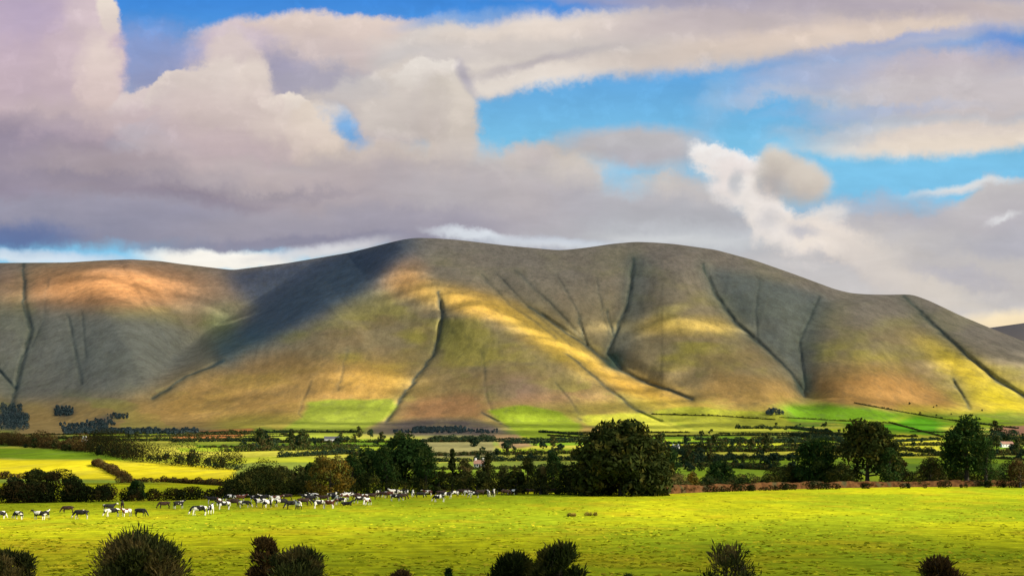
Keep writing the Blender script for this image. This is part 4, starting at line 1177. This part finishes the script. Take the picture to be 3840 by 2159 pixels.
def farmhouse(name, x, y, lx, ly, hz, rz, roof_mat, label, cat, nwin=4, chimneys=2):
    root = bpy.data.objects.new(name, None); COL.objects.link(root)
    g = ground_at(x, y); root.location = g; root.rotation_euler = (0, 0, math.radians(rz))
    a, c = lx / 2, ly / 2; rh = hz + ly * .42
    V = np.array([(-a,-c,-1),(a,-c,-1),(a,c,-1),(-a,c,-1),(-a,-c,hz),(a,-c,hz),(a,c,hz),(-a,c,hz),(-a,0,rh),(a,0,rh)], float)
    me = bpy.data.meshes.new('wall')
    me.from_pydata([tuple(v) for v in V], [], [(0,1,5,4),(2,3,7,6),(1,2,6,9,5),(3,0,4,8,7)]); me.materials.append(M_WALL)
    link_mesh('wall', me, root)
    e = .3; t = .18; sl = (rh - hz) / c
    zz = hz - e * sl
    R = []
    for s in (-1, 1):
        R += [(-a - e, s * (c + e), zz), (a + e, s * (c + e), zz), (a + e, 0, rh), (-a - e, 0, rh), (-a - e, s * (c + e), zz + t), (a + e, s * (c + e), zz + t), (a + e, 0, rh + t), (-a - e, 0, rh + t)]
    q = [(0,1,2,3),(7,6,5,4),(0,4,5,1),(1,5,6,2),(3,2,6,7),(0,3,7,4)]
    rf = link_mesh('roof', mesh_np('roof', np.array(R) + np.array([0, 0, .02]), np.array(q + [tuple(i + 8 for i in f) for f in q]), roof_mat), root)
    for k in range(chimneys):
        cx = (-1, 1)[k % 2] * (a - .7)
        V2, F2 = boxes([(cx - .5, cx + .5, -.4, .4, rh - .6, rh + 1.3)]); link_mesh('chimney', mesh_np('chimney', V2, F2, M_WALL), rf)
    for k in range(nwin):
        wx = -a + lx * (k + .5) / nwin
        if k == nwin // 2:
            V2, F2 = boxes([(wx - .55, wx + .55, -c - .05, -c + .05, -.2, 2.1)]); link_mesh('door', mesh_np('door', V2, F2, M_DOOR), root)
        else:
            V2, F2 = boxes([(wx - .5, wx + .5, -c - .04, -c + .05, 1.0, 2.2)]); link_mesh('window', mesh_np('window', V2, F2, M_GLASS), root)
    return tag(root, label, cat)
farmhouse('barn', 834, 1111, 17, 7, 3.6, 8, M_SLATE, 'long white barn with dark slate roof on the valley floor above the autumn tree', 'barn', 5, 0)
farmhouse('cottage', 1700, 1133, 6, 5, 2.8, -20, M_SLATE, 'small white cottage beside the right flank of the big dome oak', 'cottage')
farmhouse('barn', 2532, 1124, 12, 6, 3.2, 5, M_TINROOF, 'pale barn with rusty roof in the fields at the right border', 'barn', 4, 0)
farmhouse('cottage', 213, 1112, 5, 5, 4.0, 60, M_SLATE, 'tiny white gabled cottage above the hedge of the green strip on the left', 'cottage')
farmhouse('cottage', 1206, 1176, 6, 5, 2.6, -10, M_TINROOF, 'pale cottage half hidden behind the trees right of the pointed tree', 'cottage')

# ------------------------------------------------------------------ cattle
def cow_mesh(name, pose):
    """skeleton of joints grown into one skin; faces +X, hooves at z=0"""
    bm_v, ed, rad = [], [], []
    def v(x, y, z, r, parent=None):
        bm_v.append((x, y, z)); rad.append(r if isinstance(r, tuple) else (r, r))
        if parent is not None: ed.append((parent, len(bm_v) - 1))
        return len(bm_v) - 1
    dz = -.62 if pose == 'lie' else 0
    hip = v(-.72, 0, 1.14 + dz, (.26, .30))
    rump = v(-.98, 0, 1.13 + dz, (.20, .21), hip)
    loin = v(-.35, 0, 1.07 + dz, (.30, .37), hip)
    barrel = v(.08, 0, 1.03 + dz, (.32, .40), loin)
    chest = v(.46, 0, 1.06 + dz, (.27, .38), barrel)
    shoulder = v(.72, 0, 1.14 + dz, (.20, .30), chest)
    tail1 = v(-1.12, 0, 1.20 + dz, .05, rump); tail2 = v(-1.17, .02, .95 + dz * .8, .03, tail1); tail3 = v(-1.16, .03, max(.08, .55 + dz), .045, tail2)
    if pose in ('graze',):
        nk = v(.98, .02, .96, (.13, .19), shoulder); nk2 = v(1.20, .04, .62, (.10, .13), nk)
        hd = v(1.32, .05, .40, (.115, .13), nk2); mz = v(1.42, .06, .17, (.075, .085), hd); 
        ear = [(1.24, .24, .47), (1.24, -.14, .47)]
    elif pose == 'lie':
        nk = v(.98, .06, .78, (.13, .18), shoulder); nk2 = v(1.12, .12, .96, (.10, .13), nk)
        hd = v(1.28, .16, 1.00, (.115, .13), nk2); mz = v(1.52, .22, .88, (.075, .085), hd)
        ear = [(1.16, .36, 1.06), (1.22, -.04, 1.06)]
    else:
        nk = v(.98, .02, 1.28, (.13, .19), shoulder); nk2 = v(1.16, .06, 1.44, (.10, .13), nk)
        hd = v(1.32, .08, 1.47, (.115, .13), nk2); mz = v(1.58, .11, 1.31, (.075, .085), hd)
        ear = [(1.22, .30, 1.53), (1.22, -.14, 1.53)]
    for e in ear: v(e[0], e[1], e[2], (.035, .05), hd)
    if pose == 'lie':
        for s in (-1, 1):
            a = v(.62, s * .22, .34, .11, shoulder); b_ = v(.90, s * .26, .12, .07, a); v(.62, s * .30, .07, .055, b_)
            a = v(-.62, s * .26, .34, .16, hip); b_ = v(-.26, s * .40, .16, .09, a); v(-.62, s * .44, .07, .06, b_)
    else:
        st = {'graze': .10, 'stand': 0.0, 'walk': .22}[pose]
        for s in (-1, 1):
            f = s * st
            a = v(.62, s * .17, .74, (.11, .13), chest); b_ = v(.66 + f * .6, s * .17, .42, .07, a); c_ = v(.64 + f, s * .17, .12, .045, b_); v(.67 + f, s * .17, .03, .055, c_)
            a = v(-.72, s * .19, .78, (.13, .17), hip); b_ = v(-.92 - f * .5, s * .18, .50, .075, a); c_ = v(-.86 - f, s * .18, .14, .05, b_); v(-.83 - f, s * .18, .03, .058, c_)
        v(-.50, 0, .70, (.14, .11), loin)          # udder
    me = bpy.data.meshes.new(name)
    me.from_pydata(bm_v, ed, [])
    o = bpy.data.objects.new(name, me); COL.objects.link(o)
    sk = o.modifiers.new('skin', 'SKIN'); sk.use_smooth_shade = True; sk.branch_smoothing = .3
    sl_ = me.skin_vertices[0].data
    for i, r_ in enumerate(rad): sl_[i].radius = r_
    for i in range(len(rad)): sl_[i].use_root = (i == 0)
    sb = o.modifiers.new('sub', 'SUBSURF'); sb.levels = 1; sb.render_levels = 1
    bpy.context.view_layer.update()
    dg = bpy.context.evaluated_depsgraph_get()
    m2 = bpy.data.meshes.new_from_object(o.evaluated_get(dg)); m2.name = name
    bpy.data.objects.remove(o); bpy.data.meshes.remove(me)
    return m2
def coat(name, base, patch, thr, sc_=1.15, legs=None):
    m, t = mat_new(name); b = NB(t)
    tc_ = b.n('ShaderNodeTexCoord').outputs['Object']
    inf = b.n('ShaderNodeObjectInfo').outputs['Random']
    off = b.n('ShaderNodeVectorMath', operation='SCALE'); off.inputs[0].default_value = (37, 17, 53); b.l(inf, off.inputs['Scale'])
    ad = b.n('ShaderNodeVectorMath', operation='ADD'); b.l(tc_, ad.inputs[0]); b.l(off.outputs[0], ad.inputs[1])
    f = b.ramp(b.noise(ad.outputs[0], sc_, 1.5), thr - .012, thr + .012, 0, 1)
    c = b.mix(f, base, patch)
    if legs:
        sp = b.n('ShaderNodeSeparateXYZ'); b.l(tc_, sp.inputs[0])
        c = b.mix(b.ramp(sp.outputs[2], .50, .60, 1, 0), c, legs)
    b.out(c, .7, spec=.2)
    return m
WHITE, BLACK, RED, BROWN = (.74,.70,.62), (.012,.011,.011), (.10,.032,.018), (.045,.022,.014)
COATS = {
 'pied': coat('pied_coat', WHITE, BLACK, .46, 1.2, WHITE),
 'white': coat('white_coat', WHITE, BLACK, .51, 1.3),
 'black': coat('black_coat', BLACK, WHITE, .60, 1.2, (.45,.42,.37)),
 'allblack': coat('all_black_coat', BLACK, (.02,.018,.016), .6, 1.2),
 'redpied': coat('red_pied_coat', WHITE, RED, .47, 1.2, WHITE),
 'red': coat('red_coat', RED, WHITE, .66, 1.2),
 'brown': coat('brown_coat', BROWN, (.03,.018,.013), .55, 1.2),
}
COWM = {p: cow_mesh('cow_' + p, p) for p in ('graze', 'stand', 'walk', 'lie')}
for m_ in COWM.values():
    m_.materials.clear(); m_.materials.append(COATS['pied'])
# survey x, y of the hooves, heading (0 = to the right, 90 = away), pose, coat, label
HERD = [
 (1,1305,60,'graze','pied','pied cow cut by the left border of the view'),
 (46,1306,150,'graze','pied','black and white cow grazing nearest the left border'),
 (98,1307,165,'stand','pied','black and white cow in the pair standing near the left border'),
 (116,1303,80,'stand','black','dark cow seen from behind in the pair near the left border'),
 (170,1290,190,'graze','brown','brown cow grazing alone behind the black one on the left'),
 (204,1305,180,'graze','black','black cow with pale legs grazing alone on the left'),
 (282,1299,200,'graze','pied','black and white cow grazing at the front left of the small red and pied group'),
 (275,1286,30,'stand','black','mostly black cow at the back left of the small red and pied group'),
 (308,1279,100,'stand','brown','big dark brown cow seen from behind in the small red and pied group'),
 (318,1299,240,'stand','redpied','red and white cow facing us in the small group on the left'),
 (354,1299,-12,'graze','allblack','all black cow grazing at the right end of the small group on the left'),
 (413,1279,200,'graze','brown','dark brown cow grazing between the small group and the main herd'),
 (450,1279,60,'stand','black','small black cow by itself just left of the main herd'),
 (500,1296,182,'graze','pied','black backed white cow grazing at the lower left corner of the main herd'),
 (531,1292,85,'stand','pied','black and white cow seen from behind at the lower left of the main herd'),
 (534,1268,170,'stand','black','black cow at the upper left corner of the main herd'),
 (552,1272,260,'stand','redpied','red and white cow with head up at the left of the main herd'),
 (562,1281,200,'stand','pied','pied cow standing beside the red and white one at the left of the main herd'),
 (588,1275,10,'graze','brown','dark brown cow between the pied cow and the long black one'),
 (616,1277,0,'graze','black','long black cow grazing to the right below the low dark thorn bush'),
 (655,1275,180,'stand','white','white cow facing left in front of the black rounded thorn tree'),
 (674,1277,60,'walk','white','white cow with dark belly stepping away below the rounded thorn tree'),
 (694,1264,10,'stand','redpied','dark red and white cow behind the two white ones'),
 (722,1258,180,'graze','brown','brown cow in the shade under the thorn trees'),
 (750,1281,115,'stand','white','tallest white cow, standing with its rump to us below the thorn trees'),
 (734,1280,200,'graze','allblack','black cow with lowered head left of the tallest white cow'),
 (781,1265,190,'stand','allblack','black cow standing just right of the tallest white cow'),
 (788,1257,170,'stand','white','white backed cow behind the black one under the autumn tree'),
 (802,1279,200,'stand','pied','black and white cow, left one of two side by side at the herd front'),
 (828,1279,-20,'stand','redpied','brown and white cow, right one of two side by side at the herd front'),
 (843,1263,150,'stand','white','pale cow under the right side of the autumn tree'),
 (868,1258,30,'stand','redpied','red and white cow left of the middle of the herd'),
 (872,1271,0,'lie','allblack','black cow lying down at the front of the herd'),
 (882,1256,190,'stand','white','white cow behind the lying black cow'),
 (898,1258,10,'graze','brown','dark brown cow right of the lying black cow'),
 (924,1270,250,'graze','redpied','pinkish red and white cow lowering its head at the front of the herd'),
 (914,1258,170,'stand','redpied','red and white cow standing behind the one lowering its head'),
 (952,1249,80,'stand','pied','pied cow seen from behind beneath the tall flat topped tree'),
 (964,1252,180,'graze','brown','brown cow beneath the left half of the tall flat topped tree'),
 (996,1260,0,'graze','black','long dark cow with white throat in front of the tall flat topped tree'),
 (990,1246,200,'stand','white','white headed cow behind the long dark cow'),
 (1004,1245,20,'stand','pied','pied cow in the back row under the tall flat topped tree'),
 (1022,1248,80,'stand','white','white rumped cow right of the back row under the tall flat topped tree'),
 (1039,1250,100,'stand','white','white cow seen from behind under the right edge of the tall flat topped tree'),
 (1058,1252,10,'graze','allblack','black cow in deep shade just right of the tall flat topped tree'),
 (1104,1262,185,'graze','pied','black and white cow grazing apart below the pointed dark tree'),
 (1108,1247,10,'stand','brown','brown cow standing behind the pied one below the pointed dark tree'),
 (1142,1249,195,'graze','white','white chested cow grazing below the olive slim tree'),
 (1162,1246,0,'stand','brown','dark brown cow looking right below the olive slim tree'),
 (1192,1252,180,'graze','black','black cow with white legs grazing left of the pair of white cows'),
 (1208,1247,10,'stand','brown','dark cow behind the black one with white legs'),
 (1229,1249,95,'stand','white','left one of the pair of white cows below the scrubby thorn tree'),
 (1241,1249,80,'stand','white','right one of the pair of white cows below the scrubby thorn tree'),
 (1258,1242,190,'stand','pied','pied cow at the hedge behind the pair of white cows'),
 (1287,1244,0,'stand','pied','black cow with a white saddle near the loose ragged tree'),
 (1312,1243,10,'graze','allblack','black cow grazing right of the white saddled one'),
 (1357,1242,180,'graze','black','black cow in the shade of the green tree by the dome oak'),
 (1378,1243,85,'stand','pied','pied cow seen from behind in the shade left of the dome oak'),
 (640,1262,190,'stand','black','black cow at the hedge behind the long black grazing cow'),
 (604,1262,20,'stand','redpied','red pied cow at the hedge left of the black one'),
 (578,1261,170,'graze','pied','pied cow grazing close under the low dark thorn bush'),
 (664,1262,200,'stand','pied','pied cow behind the white cow facing left'),
 (708,1274,20,'graze','black','black cow grazing between the stepping white cow and the tallest white cow'),
 (768,1258,200,'stand','pied','pied cow looking over the back of the tallest white cow'),
 (764,1272,10,'graze','brown','dark brown cow close beside the tallest white cow'),
 (814,1262,180,'stand','brown','brown cow right behind the two side by side at the front'),
 (856,1270,170,'graze','pied','pied cow left of the lying black cow'),
 (836,1254,30,'stand','black','black cow in the shade directly under the autumn tree'),
 (908,1266,200,'graze','black','black cow next to the pinkish red one at the herd front'),
 (936,1256,20,'stand','brown','brown cow in the shade right of the pinkish red one'),
 (978,1252,190,'graze','redpied','red and white cow under the middle of the tall flat topped tree'),
 (1012,1257,15,'graze','brown','brown cow grazing right of the long dark cow'),
 (1075,1247,180,'stand','redpied','red and white cow between the shade of the flat topped tree and the pointed tree'),
 (1122,1254,200,'graze','black','black cow right of the pied one below the pointed dark tree'),
 (1176,1247,170,'graze','redpied','red and white cow between the white chested cow and the scrubby thorn tree'),
 (1272,1246,10,'graze','brown','brown cow left of the white saddled one'),
 (1336,1243,190,'stand','brown','brown cow halfway between the white saddled one and the dome oak'),
 (1394,1243,20,'graze','brown','brown cow next to the reddish one closest to the dome oak'),
 (1411,1242,180,'graze','redpied','reddish pale backed cow closest to the big dome oak'),
]
rc = random.Random(3)
for (x, y, hd, pose, ct, lab) in HERD:
    g = ground_at(x, y)
    o = link_mesh('cow', COWM[pose], None, g)
    o.material_slots[0].link = 'OBJECT'; o.material_slots[0].material = COATS[ct]
    s = rc.uniform(1.0, 1.2) * (.86 if x < 420 else 1); o.scale = (s, s, s); o.rotation_euler = (0, 0, math.radians(hd + rc.uniform(-8, 8)))
    tag(o, lab, 'cow', 'cattle herd on the pasture')

# ------------------------------------------------------------------ bushes on the near slope, at the bottom of the view
def near_bush(x, ytop, w, D, mat, seed, n, label, leaf=.19, style='bush', spiky=.75, sparse=1.0, nl=26):
    D *= S0
    loc = Vector(((x - 1288) * K * D, D, 0)); s = K * D
    H = CAMH + (HORIZ - ytop) * s; Wd = w * s * 1.22; n = int(n * 1.7)
    root = bpy.data.objects.new('bush', None); COL.objects.link(root); root.location = loc
    lb = envelope(style, Wd, H * .95, nl, seed)
    V, F, tn = leaves(lb, n, leaf, seed + 1, up=.35, elong=2.4, shell=.52, spiky=spiky, stray=.22)
    link_mesh('foliage', leaf_mesh('foliage', V, F, tn, mat), root)
    r = random.Random(seed); P_ = []
    for l in lb:
        k = 3
        tipz = l[2] + l[5] * r.uniform(.6, 1.15)
        b0 = (r.uniform(-.25, .25) * Wd * .3, r.uniform(-.2, .2), -.1)
        for q in range(k):
            tx, ty, tz = l[0] + r.uniform(-1, 1) * l[3], l[1] + r.uniform(-1, 1) * l[4], tipz * r.uniform(.75, 1.04)
            mx_, my_, mz_ = (b0[0] + tx) * .45, (b0[1] + ty) * .45, tz * .55
            P_.append([(b0[0], b0[1], b0[2], .05), (mx_, my_, mz_, .03), (tx, ty, tz, .008)])
    V, F = tubes(P_, 5); link_mesh('stems', mesh_np('stems', V, F, M_BARK, True), root)
    return tag(root, label, 'bush')
near_bush(22, 1352, 150, 52, F_BUSH, 501, 7000, 'dark rounded thorn bush cut by the lower left corner of the view')
near_bush(356, 1328, 246, 50, F_BUSH, 502, 15000, 'wide dark thorn bush at the lower left, the largest of the foreground bushes', nl=44)
near_bush(664, 1328, 96, 54, F_RUST, 503, 4200, 'reddish brown bush leaning on the dark one at lower centre left')
near_bush(745, 1362, 170, 50, F_BUSH, 504, 9500, 'dark rounded bush right of the reddish brown one', nl=34)
near_bush(1010, 1420, 92, 48, F_RUST, 505, 3600, 'low brown bush barely rising above the bottom edge of the view')
near_bush(1134, 1408, 34, 50, F_GREEN, 506, 700, 'thin green sapling bush at the bottom, between brown bush and dark pair', spiky=.9, nl=9)
near_bush(1290, 1376, 150, 50, F_DARK, 507, 6500, 'lower left one of the two dark bushes joined at the bottom centre')
near_bush(1402, 1344, 150, 48, F_DARK, 508, 9500, 'taller right one of the two dark bushes joined at the bottom centre', nl=34)
near_bush(1586, 1430, 66, 48, F_GREEN, 509, 2200, 'small dark green tuft of a bush right of the joined pair')
near_bush(1828, 1348, 170, 52, F_BUSH, 510, 1500, 'sparse spiky bush with grass showing through its twigs', spiky=.9, nl=13)
near_bush(2362, 1394, 132, 50, F_RUST, 511, 6000, 'dark brown bush at the lower right of the pasture')

# thistles in the pasture
def weed(x, y, w, mat, seed, label):
    g = ground_at(x, y); s = K * g.y
    lb = [(random.Random(seed + i).uniform(-.5, .5) * w * s, random.Random(seed + 9 + i).uniform(-.5, .5), .16, .34, .3, .24) for i in range(6)]
    V, F, tn = leaves(lb, 360, .22, seed, up=.6, elong=2.6, spiky=.9)
    tag(link_mesh('weed_clump', leaf_mesh('weed_clump', V, F, tn, mat), None, g), label, 'weeds')
F_STALK = foliage_mat('dry_stalks', (.14,.12,.02), (.40,.34,.05), (.30,.20,.04), .4)
weed(1440, 1298, 20, F_STALK, 601, 'greenish clump of thistles in the sunny pasture below the dome oak, left one')
weed(1490, 1296, 34, F_STALK, 602, 'tan brown clump of dead dock stalks in the sunny pasture below the dome oak')

# ------------------------------------------------------------------ grass tussocks of the near pasture, and the ground behind the eye
def grass():
    r = np.random.default_rng(800); n = 20000
    inv = r.uniform(1 / 330.0, 1 / 63.0, n); y = 1 / inv; x = r.uniform(-.47, .47, n) * y
    keep = fbm(x / 5, y / 5, 3, 801) > .42
    keep &= y < np.interp(x, [-120, -86, 0, 86, 160], [246, 252, 294, 370, 400])
    x, y = x[keep], y[keep]; n = len(x)
    h = r.uniform(.04, .13, n) * (1 + .6 * (fbm(x / 12, y / 12, 2, 802) - .5)); w = r.uniform(.12, .40, n)
    a = r.uniform(0, math.pi, n); lx, ly = r.normal(size=(2, n)) * .22
    z0 = np.full(n, -.03)
    ca, sa = np.cos(a) * w, np.sin(a) * w
    V = np.stack([np.stack([x - ca, y - sa, z0], -1), np.stack([x + ca, y + sa, z0], -1), np.stack([x + ca * .6 + lx, y + sa * .6 + ly, h], -1), np.stack([x - ca * .6 + lx, y - sa * .6 + ly, h], -1)], 1).reshape(-1, 3)
    m = foliage_mat('grass_blades', (.24,.26,.008), (.44,.43,.015), (.40,.33,.02), .3)
    me = leaf_mesh('grass', V, np.arange(4 * n).reshape(n, 4), np.repeat(r.uniform(0, 1, n), 4), m)
    tag(link_mesh('grass', me), 'tussocky grass of the sunlit pasture', 'grass', kind='stuff')
grass()
gm_ = mesh_np('ground', [(-900, -900, -.06), (900, -900, -.06), (900, 60, -.06), (-900, 60, -.06)], [(0, 1, 2, 3)], M_GROUND)
vattr(gm_, 'cover', np.array([(0.26, 0.29, 0.010)] * 4)); vattr(gm_, 'near', np.ones(4))
tag(link_mesh('ground', gm_), 'pasture continuing behind the viewpoint', 'ground', kind='structure')
